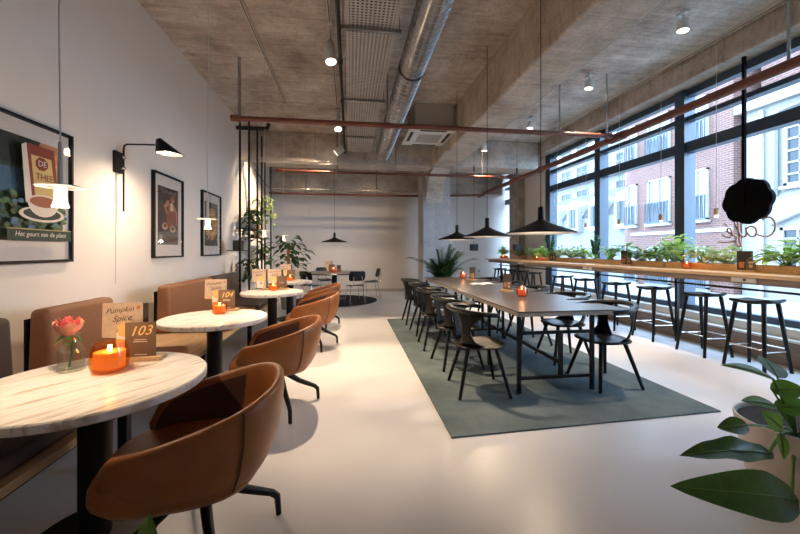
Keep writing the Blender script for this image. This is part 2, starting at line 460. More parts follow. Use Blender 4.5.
# ------------------------------------------------------------------ outdoors
tag(MB().bx(5.8, 60, -30, 60, -.5, -.3).build('street', M['street']), 'pale street paving outside the windows', 'street', kind='structure')
def facade_window(parent, X, y0, y1, z0, z1, nx, nz, gl='darkglass', rail=False, arch=False, frame=.07):
    w = MB()
    w.bx(X-.06, X+.05, y0, y0+frame, z0, z1).bx(X-.06, X+.05, y1-frame, y1, z0, z1)
    w.bx(X-.06, X+.05, y0, y1, z0, z0+frame).bx(X-.06, X+.05, y0, y1, z1-frame, z1)
    for i in range(1, nx):
        y = y0+(y1-y0)*i/nx; w.bx(X-.04, X+.04, y-.03, y+.03, z0, z1)
    for i in range(1, nz):
        z = z0+(z1-z0)*i/nz; w.bx(X-.04, X+.04, y0, y1, z-.03, z+.03)
    w.bx(X-.14, X, y0-.08, y1+.08, z0-.1, z0)
    o = w.build('window', M['winframe'], parent)
    g = MB(); g.bx(X+.0, X+.03, y0+.02, y1-.02, z0+.02, z1-.02); g.build('pane', M[gl], o)
    if rail:
        r = MB(); zt = z0+(z1-z0)*.48
        r.bx(X-.22, X-.18, y0-.05, y1+.05, zt-.04, zt).bx(X-.22, X-.18, y0-.05, y1+.05, z0+.03, z0+.07)
        k = int((y1-y0)/.085)
        for i in range(k+1):
            y = y0+(y1-y0)*i/k; r.bar((X-.2, y, z0+.05), (X-.2, y+(.022 if i % 2 else -.015), zt), .035, .02)
        r.build('railing', M['railing'], parent)
# brick apartment building
XB = 14.0
ob = empty('brick_building', (XB, 14.2, -.3), 'red brick apartment building with railed windows across the street', 'building')
_MB = MB
class WB(_MB):
    def build(s, name, mat, parent=None, **k):
        p = parent
        while p is not None and p.type != 'EMPTY': p = p.parent
        if p is not None:
            L = p.location; s.v = [(x-L.x, y-L.y, z-L.z) for x,y,z in s.v]
        return _MB.build(s, name, mat, parent, **k)
MB = WB   # from here on, parts are given in world space and shifted under their (unrotated) empty
MB().bx(XB, XB+6, 11.45, 16.3, -.3, 12).build('wall', M['brickA'], ob)
b = MB(); b.tube([(XB+1.3,16.3,-.3),(XB+1.3,16.3,9.5)], 1.3, 24); b.build('corner_bay', M['brickA'], ob)
MB().bx(XB-.05, XB+.02, 11.45, 16.3, 2.05, 2.2).build('string_course', M['stone'], ob)
cols = [(15.9,16.5,1), (14.05,15.25,2), (12.35,13.3,2)]
for y0, y1, nx in cols:
    for z0, z1 in ((-.2,1.5),(2.55,4.6),(5.6,7.5),(8.4,10.2)):
        facade_window(ob, XB-(0.03), y0, y1, z0, z1, nx, 1, 'paleglass', rail=True)
# white mansion at right
oc = empty('white_mansion', (14.3, 7.5, -.3), 'white rendered mansion with large gridded windows across the street', 'building')
MB().bx(14.3, 20, 2, 11.4, -.3, 6.7).build('wall', M['stone'], oc)
MB().bx(14.0, 20, 1.9, 11.44, 6.3, 6.75).build('cornice', M['stone'], oc)
MB().bx(14.6, 20, 2, 11.0, 6.75, 11).build('upper_wall', M['brickA'], oc)
for y0, y1 in ((8.3,10.05),(5.6,7.2),(3.0,4.6)):
    facade_window(oc, 14.25, y0, y1, 3.45, 5.75, 4, 6, 'darkglass', frame=.1)
    facade_window(oc, 14.25, y0-.05, y1+.1, .6, 2.1, 4, 4, 'darkglass', frame=.1)
    b = MB(); b.tube([(14.2, y0-.25, 3.2), (14.2, y0-.25, 5.6), (14.2, y0-.1, 6.0), (14.2,(y0+y1)/2,6.12), (14.2,y1+.1,6.0), (14.2,y1+.25,5.6),(14.2,y1+.25,3.2)], .1, 6); b.build('window_surround', M['stone2'], oc)
    b = MB(); b.tube([(14.2, y0-.3, 2.2), (14.2,(y0+y1)/2-.4,2.55), (14.2,(y0+y1)/2+.4,2.55),(14.2,y1+.35,2.2)], .06, 6); b.build('arch_moulding', M['stone2'], oc)
b = MB(); b.cyl((14.2,10.7,-.3),(14.2,10.7,6.2),.06); b.build('drain_pipe', M['greyvent'], oc)
# pale building at left with arched dormers
od = empty('dormer_building', (16, 26, -.3), 'pale stone building with blue slate mansard and arched dormers', 'building')
MB().bx(16, 22, 17.8, 40, -.3, 3.6).build('wall', M['stone2'], od)
b = MB(); b.add([(15.9,17.8,3.6),(15.9,40,3.6),(17.3,40,5.4),(17.3,17.8,5.4),(22,40,5.4),(22,17.8,5.4),(22,17.8,3.6),(22,40,3.6)], [(0,3,2,1),(3,5,4,2),(0,6,5,3),(1,2,4,7),(6,7,4,5),(0,1,7,6)])
b.build('mansard_roof', M['roof'], od)
for i in range(7):
    y = 18.9+i*2.35
    d = MB(); pts = [(-.62,-1.6)]+[(.62*math.cos(a), .62*math.sin(a)) for a in [PI-PI*k/10 for k in range(11)]]+[(.62,-1.6)]
    d.add([(15.6,y+u,4.2+v) for u,v in pts]+[(17.4,y+u,4.2+v) for u,v in pts], [tuple(range(13)),tuple(reversed(range(13,26)))]+[(k+13,(k+1)%13+13,(k+1)%13,k) for k in range(13)])
    dd = d.build('dormer', M['stone'], od)
    MB().bx(15.55,15.6,y-.36,y-.03,2.9,4.2).bx(15.55,15.6,y+.03,y+.36,2.9,4.2).build('dormer_pane', M['darkglass'], dd)
    facade_window(od, 15.96, y-.5, y+.5, .4, 1.7, 2, 1, 'darkglass')
oe = empty('modern_apartments', (27, 38, -.3), 'white modern apartment block with stacked balconies far behind', 'building')
MB().bx(27, 34, 24, 54, -.3, 13).build('wall', M['stone'], oe)
for z in (6.2, 9.0, 11.8):
    MB().bx(26, 27, 24, 54, z, z+.2).build('balcony_slab', M['stone2'], oe)
    b = MB()
    for i in range(60): b.bx(26.0,26.04,24+i*.5,24.05+i*.5,z+.2,z+1.1)
    b.bx(26,26.05,24,54,z+1.05,z+1.12); b.build('balcony_rail', M['stone2'], oe)
    for i in range(9): facade_window(oe, 26.95, 25+i*3.2, 27+i*3.2, z+.25, z+2.2, 2, 1, 'darkglass')
ot = empty('street_tree', (24.0, 27.1, -.3), 'leafy green tree showing above the far roofs', 'tree')
b = MB(); b.tube([(24.0,27.1,-.3),(24.1,27.2,4),(24.0,27.1,8)],[.2,.16,.08]); b.build('trunk', M['moss'], ot)
b = MB()
for i in range(260):
    p = Vector((random.gauss(0,1),random.gauss(0,1),random.gauss(0,1))).normalized()*random.uniform(.2,1)
    b.leaf((24+p.x*1.1,27.1+p.y*1.2,8.8+p.z*2.0), (random.uniform(-1,1),random.uniform(-1,1),random.uniform(-.6,.6)), .5,.32,.2,3)
b.build('foliage', M['tree'], ot)

# ------------------------------------------------------------------ ceiling services
# perforated cable tray
def perforated_tray(name, x0, x1, y0, y1, z, label, pitch=.04, bar=.019, along='y'):
    t = empty(name, (x0, y0, z), label, 'cable tray')
    b = MB(); n = round((x1-x0)/pitch); k = round((y1-y0)/pitch)
    for i in range(n+1):
        x = x0+(x1-x0)*i/n; b.bx(x-bar/2, x+bar/2, y0, y1, z, z+.003)
    for j in range(k+1):
        y = y0+(y1-y0)*j/k; b.bx(x0, x1, y-bar/2, y+bar/2, z+.0005, z+.0025)
    b.build('perforated_bed', M['steel_tray'], t)
    MB().bx(x0+.02, x1-.02, y0, y1, z+.02, z+.055).build('dark_backing', M['dark'], t)  # dark slab for assumed cables, added so the holes read dark
    MB().bx(x0-.012, x0-.009, y0, y1, z, z+.07).build('side_rail', M['steel_tray'], t)
    MB().bx(x1+.009, x1+.012, y0, y1, z, z+.07).build('side_rail', M['steel_tray'], t)
    yy = y0+.9
    while yy < y1:
        MB().bar((x0-.06,yy,z-.022),(x1+.06,yy,z-.022),.04,.035).build('cross_bar', M['steel'], t)
        for x in (x0-.04, x1+.04):
            MB().cyl((x,yy,z-.03),(x,yy,ZC),.006,n=6).build('hanger_rod', M['steel'], t)
        yy += 1.75
    return t
perforated_tray('cable_tray', -.03, .46, 1.0, 8.3, 3.6, 'wide perforated steel cable tray hanging beside the round duct')
t = empty('cable_tray', (-2.3, 8.5, 3.38), 'narrow wire mesh cable tray crossing in front of the far beam', 'cable tray')
b = MB()
for y in (8.42,8.49,8.56,8.63): b.bx(-2.38,.5,y-.004,y+.004,3.36,3.368)
for z in (3.395,3.43): b.bx(-2.38,.5,8.416,8.424,z-.004,z+.004); b.bx(-2.38,.5,8.626,8.634,z-.004,z+.004)
k = 0
while -2.36+k*.05 < .5:
    x = -2.36+k*.05; b.bx(x-.003,x+.003,8.42,8.63,3.362,3.368); b.bx(x-.003,x+.003,8.418,8.424,3.362,3.43); k += 1
b.build('wire_mesh', M['steel_tray'], t)
for x in (-2.1,-.8,.35): MB().cyl((x,8.52,3.36),(x,8.52,ZC),.006,n=6).build('hanger_rod', M['steel'], t)
# spiral duct
t = empty('spiral_duct', (.75, 4, 3.6), 'round galvanised spiral duct running along the ceiling', 'duct')
prof = []; y = 0.8
while y < 8.4:
    prof += [(.158,y),(.158,y+.1),(.164,y+.105),(.164,y+.112),(.158,y+.117)]; y += .117
b = MB(); b.lathe(prof, (.76,0,3.6), 32, Matrix.Rotation(-PI/2,3,'X')); b.build('duct_tube', M['steel'], t, smooth=35)
for yy in (2.6,4.4,6.2,8.1):
    b = MB(); b.lathe([(.168,yy-.02),(.175,yy-.02),(.175,yy+.02),(.168,yy+.02)], (.76,0,3.6), 32, Matrix.Rotation(-PI/2,3,'X'), closed=True)
    b.bx(.755,.765,yy-.005,yy+.005,3.77,ZC); b.build('hanger_clamp', M['steel'], t)
b = MB(); b.lathe([(.15,8.36),(.15,8.6),(.0,8.6)], (.76,0,3.6), 32, Matrix.Rotation(-PI/2,3,'X')); b.build('end_collar', M['steel'], t, smooth=35)
# conduit
t = empty('conduit', (-.1,4,3.72), 'thin dark conduit beside the perforated tray', 'conduit')
b = MB(); b.cyl((-.12,1,3.72),(-.12,8.9,3.72),.022,n=10); b.build('tube', M['dark'], t)
for yy in (2.2,3.4,4.6,5.8,7.0): MB().cyl((-.12,yy,3.72),(-.12,yy,ZC),.008,n=6).bx(-.15,-.09,yy-.02,yy+.02,3.69,3.75).build('clip', M['dark'], t)
# AC cassette
t = empty('air_conditioning_unit', (1.55,7.4,3.75), 'white ceiling cassette air conditioner beside the long beam', 'air conditioner')
b = MB(); b.bx(1.13,2.06,6.75,7.9,3.68,3.73); b.build('panel', M['white'], t, bevel=.012)
b = MB(); b.bx(1.25,2.03,6.85,7.8,3.73,ZC-.003); b.build('housing', M['greyvent'], t)
b = MB()
for i in range(22): b.bx(1.38,1.86,7.12+i*.024,7.132+i*.024,3.674,3.682)
b.build('grille', M['greyvent'], t)
for y in (6.92,7.86): MB().bx(1.36,1.88,y-.06,y,3.674,3.681).build('air_slot', M['dark'], t)
for x in (1.19,1.94): MB().bx(x,x+.06,7.0,7.6,3.674,3.681).build('air_slot', M['dark'], t)
# sprinkler pipes
def pipe(label, pts, r, hangers=(), fittings=()):
    t = empty('sprinkler_pipe', pts[0], label, 'pipe')
    MB().tube(pts, r, 14).build('tube', M['redpipe'], t, smooth=50)
    for x,y,z in hangers:
        MB().cyl((x,y,z+r),(x,y,ZC),.014,n=8).build('hanger_rod', M['steel'], t)
    for p, q in fittings:
        MB().cyl(p,q,r*1.3,n=14).build('coupling', M['redpipe'], t, smooth=50)
    return t
pipe('thick red sprinkler main running along the window side', [(4.3,.2,3.18),(4.3,11.6,3.18)], .055,
     [(4.3,3.0,3.18)], [((4.3,5.15,3.18),(4.3,5.45,3.18)),((4.3,7.6,3.18),(4.3,7.75,3.18)),((4.3,11.45,3.18),(4.3,11.65,3.18))])
pipe('nearest red sprinkler branch crossing under the spiral duct', [(-1.6,5.32,3.2),(4.25,5.32,3.2)], .036,
     [(4.12,5.32,3.2),(3.3,5.32,3.2),(.55,5.32,3.2)], [((-1.65,5.32,3.2),(-1.54,5.32,3.2)),((.5,5.32,3.2),(.6,5.32,3.2)),((4.1,5.32,3.2),(4.2,5.32,3.2))])
pipe('second red sprinkler branch in front of the far beam', [(-1.68,8.7,3.2),(4.25,8.7,3.2)], .03, [(-.3,8.7,3.2),(1.1,8.7,3.2),(3.3,8.7,3.2)],
     [((-1.72,8.7,3.2),(-1.62,8.7,3.2))])
pipe('farthest red sprinkler pipe low along the back wall', [(-2.35,11.0,3.02),(1.7,11.0,3.02),(4.25,11.0,3.1)], .03, [(-1.3,11.0,3.02),(.8,11.0,3.02)])
tag(MB().tube([(-2.3,9.2,3.3),(-2.3,10.75,3.12),(1.75,10.75,3.12)], .02, 8).build('conduit', M['steel']), 'grey conduit bending along the back wall above the red pipe', 'conduit')
# black drop pipe with elbow under the first branch
tag(MB().tube([(-1.62,5.45,3.11),(-1.26,5.45,3.11),(-1.19,5.45,3.12),(-1.17,5.45,3.19)], .028, 10).build('drain_pipe', M['black']), 'black pipe with an elbow just under the nearest red pipe', 'pipe')
tag(MB().cyl((-1.62,5.6,3.24),(-1.62,5.6,ZC),.024).build('drop_pipe', M['steel']), 'grey steel drop pipe from ceiling at the end of the red pipe', 'pipe')

# lighting tracks and spots
WARM = (1,.75,.5)
def spot_light(loc, target, power, size=60, blend=.6, col=WARM, rad=.04):
    l = bpy.data.lights.new('spot_lamp', 'SPOT'); l.energy = power; l.spot_size = R(size); l.spot_blend = blend
    l.color = col; l.shadow_soft_size = rad
    o = bpy.data.objects.new('spot_lamp', l); COL.objects.link(o); o.location = loc
    o.rotation_euler = (Vector(target)-Vector(loc)).to_track_quat('-Z','Y').to_euler()
    return o
def point_light(loc, power, rad=.03, col=WARM):
    l = bpy.data.lights.new('lamp', 'POINT'); l.energy = power; l.color = col; l.shadow_soft_size = rad
    o = bpy.data.objects.new('lamp', l); COL.objects.link(o); o.location = loc
    return o
def track(label, x, y0, y1, z=ZC):
    t = empty('lighting_track', (x,y0,z), label, 'lighting track')
    MB().bx(x-.018,x+.018,y0,y1,z-.035,z-.001).build('rail', M['cream'], t)
    MB().bx(x-.006,x+.006,y0+.02,y1-.02,z-.0365,z-.034).build('groove', M['dark'], t)
track('short white lighting track nearest the left wall', -1.23, 2.0, 7.05)
track('white lighting track above the aisle carrying three spots', -.25, 1.0, 8.9)
track('white lighting track along the right edge of the concrete beam', 3.52, 0, 8.9)
track('white lighting track beside the window beam', 4.86, 0, 8.9)
def spot(label, x, y, z, target, power, size=54, r=.055, ln=.2, ztop=ZC-.036):
    t = empty('track_spotlight', (x,y,ztop), label, 'spotlight', 'ceiling spotlights')
    d = (Vector(target)-Vector((x,y,z))).normalized()
    c = Vector((x,y,z)); a = c-d*ln/2; e = c+d*ln/2
    MB().tube([a, a+d*.01, e-d*.004, e], [r*.92, r, r, r*.96], 20).build('housing', M['white'], t, smooth=40)
    MB().tube([e+d*.0005, e+d*.003], [r*.86, r*.86], 20).build('lens', M['spotface'], t)
    MB().cyl((x,y,ztop),(x,y,z),.012,n=8).bx(x-.03,x+.03,y-.06,y+.06,ztop-.03,ztop).build('bracket', M['white'], t)
    spot_light(e+d*.02, e+d, power*1.25, 80 if x < 0 and y > 8 else size, 1.0 if x < 0 and y > 8 else .6)
SP = [('large white spotlight nearest on the aisle track',-.25,4.55,3.8,(.25,3.7,0),290,.07,.26),
      ('second white spotlight along the aisle track by the red pipe',-.25,7.3,3.85,(.35,5.6,0),340,.075,.22),
      ('third white spotlight on the aisle track tilted towards the plant rack',-.25,8.6,3.7,(-2.38,9.0,2.0),420,.085,.22),
      ('white spotlight at the top right of the ceiling near the windows',3.9,3.75,4.0,(3.6,3.9,0),200,.065,.12),
      ('white spotlight above the middle of the long table near the red pipe',3.8,5.3,4.0,(3.4,5.6,0),200,.065,.12),
      ('small white spotlight farther back in the right ceiling bay',3.8,7.2,4.0,(3.3,7.5,0),200,.065,.12),
      ('farthest white spotlight in the right ceiling bay',3.3,8.55,3.9,(3.4,9.0,0),220,.075,.18)]
for lb,x,y,z,tg,p,r,ln in SP: spot(lb,x,y,z,tg,p,r=r,ln=ln)

for x in (-1.3,.6): spot_light((x,9.85,4.05),(x,11.7,.6),45,85,1.0)   # added unseen spots without fittings, brightening the back wall from behind the beam

# ------------------------------------------------------------------ wall art
def art(label, y0, y1, z0, z1, ms, mt, mb_, draw):
    t = empty('framed_print', (XL,(y0+y1)/2,z0), label, 'picture')
    fw, fd = .022, .042
    b = MB(); X = XL
    b.bx(X,X+fd,y0,y0+fw,z0,z1).bx(X,X+fd,y1-fw,y1,z0,z1).bx(X,X+fd,y0+fw,y1-fw,z0,z0+fw).bx(X,X+fd,y0+fw,y1-fw,z1-fw,z1)
    b.build('frame', M['black'], t)
    MB().bx(X+.002,X+.015,y0+fw,y1-fw,z0+fw,z1-fw).build('mat_board', M['matb'], t)
    draw(t, y0+ms, y1-ms, z0+mb_, z1-mt)
    MB().bx(X+.034,X+.036,y0+fw,y1-fw,z0+fw,z1-fw).build('picture_glass', M['artglass'], t)
M['matb'] = plain('mat_board', (.72,.66,.62), .8)
def cm(n, c): return plain(n, c, .7, noise=.25, nscale=12)
def poster1(t, y0, y1, z0, z1):
    cols = [cm('poster_green',(.05,.09,.05)), cm('poster_sky',(.6,.27,.12)), cm('poster_blue',(.08,.16,.25)), cm('poster_leaf',(.1,.17,.09)),
            plain('poster_yellow',(.6,.43,.17),.7), plain('poster_red',(.2,.035,.025),.7), plain('poster_white',(.7,.62,.55),.7),
            plain('poster_tea',(.3,.09,.04),.6), cm('poster_band',(.025,.05,.04)), cm('poster_night',(.03,.035,.03))]
    b = MB(); W = y1-y0; Hh = z1-z0
    lay = [0]
    def poly(pts, mi):
        lay[0] += 1; X = XL+.016+.0004*lay[0]; b.mat(mi)
        b.add([(X, y0+u*W, z0+v*Hh) for u,v in pts], [tuple(range(len(pts)))])
    def ell(u,v,a,c,mi,n=24): poly([(u+a*math.cos(2*PI*i/n), v+c*math.sin(2*PI*i/n)) for i in range(n)], mi)
    poly([(0,0),(1,0),(1,1),(0,1)],0)
    poly([(.3,.62),(1,.5),(1,1),(.45,1)],1)
    poly([(0,.45),(.5,.45),(.95,.55),(.6,.7),(0,.68)],2)
    poly([(0,1),(0,.72),(.3,.72),(.5,.85),(.62,1)],9)
    for i in range(9):  # palm blades
        a = -.3-.22*i; poly([(.18,.98),(.18+.5*math.cos(a)*.9,.98+.42*math.sin(a)),(.2+.45*math.cos(a-.06),.96+.42*math.sin(a-.06))], 0)
    rnd = random.Random(3)
    for i in range(120):
        ell(rnd.random()*.94+.03, .12+rnd.random()**1.2*.34, .04+.02*rnd.random(), .017+.008*rnd.random(), rnd.choice([3,3,0,2,3]), 8)
    for i in range(14): ell(rnd.random()*.9+.05,.14+rnd.random()*.3,.013,.008,5,8)
    # packet
    poly([(.26,.36),(.2,.9),(.27,.93),(.36,.38)],6)
    poly([(.36,.38),(.27,.93),(.7,.93),(.79,.36)],5)
    poly([(.405,.4),(.335,.83),(.655,.83),(.735,.385)],4)
    poly([(.5+.105*math.cos(PI/8+PI/4*i), .76+.068*math.sin(PI/8+PI/4*i)) for i in range(8)],5)
    # cup
    ell(.52,.26,.36,.075,6); ell(.52,.265,.3,.058,9)
    poly([(.28,.385)]+[(.53+.25*math.cos(PI+PI*i/12), .385+.15*math.sin(PI+PI*i/12)) for i in range(13)]+[(.78,.385)],6)
    ell(.53,.385,.25,.07,6); ell(.53,.385,.22,.055,7)
    poly([(0,0),(1,0),(1,.11),(0,.11)],8); poly([(0,.105),(1,.105),(1,.112),(0,.112)],4)
    X = XL+.016+.0004*(lay[0]+2)
    Mx = lambda u,v: frame_m((X, y0+u*W, z0+v*Hh), (0,1,0), (0,0,1))
    b.mat(6); text_geo(b, 'DE', .062, Mx(.5,.735), .0003)
    text_geo(b, "Het geurt van de plant", .05, Mx(.5,.04), .0003, shear=.2)
    b.mat(5); text_geo(b, 'THEE', .07, Mx(.54,.6), .0003)
    b.build('print', cols, t)
def poster2(t, y0, y1, z0, z1):
    cols = [cm('print_dark',(.05,.035,.03)), plain('print_skin',(.4,.17,.09),.7), plain('print_cloth',(.22,.06,.04),.7), plain('print_cream',(.6,.45,.32),.7), cm('print_brown',(.12,.07,.05)), cm('print_grey',(.13,.12,.11))]
    b = MB(); W = y1-y0; Hh = z1-z0; lay = [0]
    def poly(pts, mi):
        lay[0] += 1; X = XL+.016+.0004*lay[0]; b.mat(mi)
        b.add([(X, y0+u*W, z0+v*Hh) for u,v in pts], [tuple(range(len(pts)))])
    def ell(u,v,a,c,mi,n=18): poly([(u+a*math.cos(2*PI*i/n), v+c*math.sin(2*PI*i/n)) for i in range(n)], mi)
    poly([(0,0),(1,0),(1,1),(0,1)],0); poly([(.0,0),(1,0),(1,.28),(0,.2)],5)
    for i in range(5): poly([(.1+.15*i,.04),(.25+.15*i,.04),(.5+.1*i,.14),(.4+.1*i,.14)],4)
    for i in range(7): ell(.2+.1*i,.93-.02*(i%2),.06,.03,5)
    poly([(.42,.35),(.78,.35),(.84,.55),(.74,.72),(.5,.72),(.4,.55)],2)
    poly([(.5,.7),(.3,.62),(.24,.66),(.42,.78),(.52,.78)],1); poly([(.3,.62),(.38,.53),(.44,.55),(.34,.66)],1)
    poly([(.74,.72),(.92,.6),(.9,.35),(.84,.35),(.84,.56),(.7,.66)],1)
    poly([(.55,.6),(.72,.6),(.7,.74),(.56,.74)],3)
    ell(.68,.81,.1,.065,1); ell(.68,.85,.1,.035,2)
    ell(.3,.32,.13,.06,3); ell(.3,.33,.09,.04,2); ell(.68,.28,.15,.06,3); ell(.68,.29,.1,.035,4); ell(.5,.4,.14,.1,2)
    b.build('print', cols, t)
def poster3(t, y0, y1, z0, z1):
    cols = [cm('panel_slate',(.1,.085,.075)), plain('disc_gold',(.5,.27,.1),.6), plain('disc_light',(.66,.42,.2),.6), plain('disc_brown',(.28,.13,.05),.6), plain('disc_dark',(.1,.05,.03),.6)]
    b = MB(); W = y1-y0; Hh = z1-z0; lay = [0]
    def ell(u,v,a,mi,n=32):
        lay[0] += 1; X = XL+.016+.0004*lay[0]; b.mat(mi)
        b.add([(X, y0+u*W+a*W*math.cos(2*PI*i/n), z0+v*Hh+a*W*math.sin(2*PI*i/n)) for i in range(n)], [tuple(range(n))])
    b.add([(XL+.0162,y0,z0),(XL+.0162,y1,z0),(XL+.0162,y1,z1),(XL+.0162,y0,z1)],[(0,1,2,3)])
    for a,mi in ((.46,1),(.42,3),(.4,1),(.32,2),(.26,1),(.2,3),(.16,1),(.06,4)): ell(.52,.5,a,mi)
    b.build('print', cols, t)
art('framed vintage tea poster with a packet and a red cup, nearest on the left wall', 2.72, 3.46, 1.25, 2.325, .085, .14, .17, poster1)
art('framed print of a figure in red dress beside drums, right of the wall lamp', 4.76, 5.54, 1.25, 2.33, .12, .16, .17, poster2)
art('framed print of concentric golden disc on dark ground, farthest on left wall', 6.22, 7.06, 1.25, 2.33, .12, .16, .17, poster3)

# wall lamp
t = empty('wall_lamp', (XL,4.1,2.16), 'black swing arm wall lamp with tilted cone shade between the prints', 'wall lamp')
MB().bx(XL,XL+.03,4.04,4.16,2.15,2.37).build('wall_plate', M['black'], t, bevel=.004)
for z in (2.2,2.31): MB().cyl((XL+.03,4.1,z),(-2.31,4.1,z),.012,n=10).sphere((-2.33,4.1,z),.02).build('pivot', M['chrome'], t, smooth=40)
MB().tube([(-2.33,4.1,1.75),(-2.33,4.1,2.38),(-2.325,4.1,2.43),(-2.3,4.1,2.45),(-1.99,4.1,2.455)], .009, 10).build('arm', M['black'], t, smooth=50)
b = MB(); top = Vector((-1.995,4.1,2.51)); rc = Vector((-1.882,4.1,2.36))
def ring(c, r, tilt, n=28):
    return [c+Vector((r*math.cos(2*PI*i/n)*math.cos(tilt), r*math.sin(2*PI*i/n), r*math.cos(2*PI*i/n)*math.sin(tilt))) for i in range(n)]
ra, rb2 = ring(top,.028,.55), ring(rc,.128,-.03)
def loft(b, rings, cap0=False, cap1=False):
    n = len(rings[0]); vs = [p for r in rings for p in r]
    fs = [(i*n+j,i*n+(j+1)%n,(i+1)*n+(j+1)%n,(i+1)*n+j) for i in range(len(rings)-1) for j in range(n)]
    if cap0: fs.append(tuple(reversed(range(n))))
    if cap1: fs.append(tuple((len(rings)-1)*n+j for j in range(n)))
    return b.add(vs, fs)
loft(b, [ra, rb2], cap0=True); b.build('lamp_shade', [M['black']], t, smooth=60, solid=.003)
b = MB(); loft(b, [ring(top+Vector((.01,0,-.012)),.02,.55), ring(rc+Vector((0,0,.002)),.122,-.03)], cap0=True); b.build('shade_lining', M['lampin'], t, smooth=60)
MB().sphere((-1.91,4.1,2.4),.033).build('bulb', M['bulb'], t, smooth=60)
MB().cyl((-2.01,4.1,2.455),(-1.98,4.1,2.48),.012,n=10).sphere((-2.02,4.1,2.46),.015).build('knuckle', M['chrome'], t, smooth=40)
spot_light((-1.89,4.1,2.345),(-1.92,4.1,1.0),48,165,1.0)
tag(MB().bx(XL+.001,XL+.004,4.085,4.095,1.0,2.15).build('cable_cover', M['cream']), 'thin pale cable cover on the wall under the lamp', 'cable')

# ------------------------------------------------------------------ pendants
def disc_pendant(x, y, label, power):
    z = 1.635
    t = empty('disc_pendant', (x,y,ZC), label, 'pendant lamp', 'white disc pendants over the marble tables')
    MB().tube([(x,y,ZC),(x+.01,y,3.2),(x-.006,y,2.4),(x,y,1.84)], .0032, 6).build('cord', M['cream'], t)
    MB().lathe([(.004,.2),(.009,.19),(.011,.02),(.012,.0)], (x,y,z), 16).build('stem', M['cream'], t, smooth=40)
    MB().lathe([(0,.004),(.084,.0),(.087,-.003),(.084,-.006),(0,-.004)], (x,y,z), 36).build('disc_shade', M['white'], t, smooth=40)
    MB().lathe([(.022,-.005),(.023,-.06),(.031,-.092),(.029,-.094),(.021,-.06),(.02,-.005)], (x,y,z), 24, closed=True).build('glass_diffuser', M['frost'], t, smooth=40)
    MB().sphere((x,y,z-.078),.016).build('bulb', M['bulb'], t, smooth=60)
    MB().cyl((x,y,ZC-.03),(x,y,ZC),.03).build('ceiling_cup', M['cream'], t, smooth=40)
    spot_light((x,y,z-.1),(x,y,0),power*1.0,88,.9,rad=.03); point_light((x,y,z-.125),power*.6,.03)
disc_pendant(-1.28,1.8,'white disc pendant hanging before the tea poster',15)
disc_pendant(-1.28,3.48,'white disc pendant hanging in front of the golden disc print',14)
disc_pendant(-1.23,5.43,'white disc pendant seen through the plant rack posts',14)
disc_pendant(-1.27,7.2,'farthest white disc pendant above the leafy plant',14)
def cone_pendant(x, y, z, r, label, power, ztop=ZC):
    t = empty('cone_pendant', (x,y,ztop), label, 'pendant lamp', 'black cone pendants')
    MB().cyl((x,y,z+.25),(x,y,ztop),.004,n=6).build('cord', M['black'], t)
    MB().lathe([(.006,.27),(.028,.26),(.03,.14),(.034,.125)], (x,y,z), 20).build('lamp_neck', M['black'], t, smooth=40)
    MB().lathe([(.03,.135),(.12,.088),(r-.01,.012),(r,.006),(r,0),(r-.004,.0),(.12,.08),(.03,.125)], (x,y,z), 44, closed=True).build('lamp_shade', M['black'], t, smooth=30)
    MB().lathe([(.028,.118),(.12,.074),(r-.006,-.003),(r-.012,-.004),(.12,.068),(.028,.112)], (x,y,z), 44, closed=True).build('shade_lining', M['lampin'], t, smooth=30)
    MB().sphere((x,y,z+.075),.03).build('bulb', M['bulb'], t, smooth=60)
    point_light((x,y,z+.03),power,.035)
cone_pendant(1.9,3.39,1.52,.335,'nearest and largest looking black cone pendant over the long table',24)
cone_pendant(1.9,4.82,1.535,.335,'middle black cone pendant over the long table',22)
cone_pendant(1.9,6.25,1.535,.335,'black cone pendant over the far end of the long table',22)
cone_pendant(-.42,10.0,1.56,.36,'black cone pendant over the far round table',22)
def box_pendant(x,y,z,label):
    t = empty('box_pendant', (x,y,ZC), label, 'pendant lamp', 'black box pendants')
    MB().cyl((x,y,z+.17),(x,y,ZC),.004,n=6).build('cord', M['black'], t)
    MB().bx(x-.085,x+.085,y-.085,y+.085,z,z+.17).build('box_shade', M['black'], t, bevel=.012)
    MB().cyl((x,y,3.32),(x,y,3.46),.018,n=10).build('cord_grip', M['black'], t)
box_pendant(3.1,8.75,1.33,'small black box pendant hanging left of the bar end')
box_pendant(4.25,8.75,1.33,'small black box pendant hanging over the far bar end')
for i,(y,lb) in enumerate(((3.05,'nearest'),(4.02,'second nearest'),(4.85,'third'),(5.7,'fourth'),(6.6,'fifth'),(7.6,'sixth'))):
    x = 4.66
    t = empty('socket_pendant', (x,y,ZC), 'slim cord pendant with pale wooden socket over the window bar, %s from the camera' % lb, 'pendant lamp', 'cord pendants over the window bar')
    MB().cyl((x,y,1.9),(x,y,ZC),.003,n=6).build('cord', M['cream'], t)
    MB().lathe([(.012,.09),(.026,.085),(.028,.0),(.024,-.002)], (x,y,1.8), 16).build('socket', M['oak_x'], t, smooth=40)
    MB().sphere((x,y,1.785),.02).build('bulb', M['bulb_soft'], t, smooth=60)

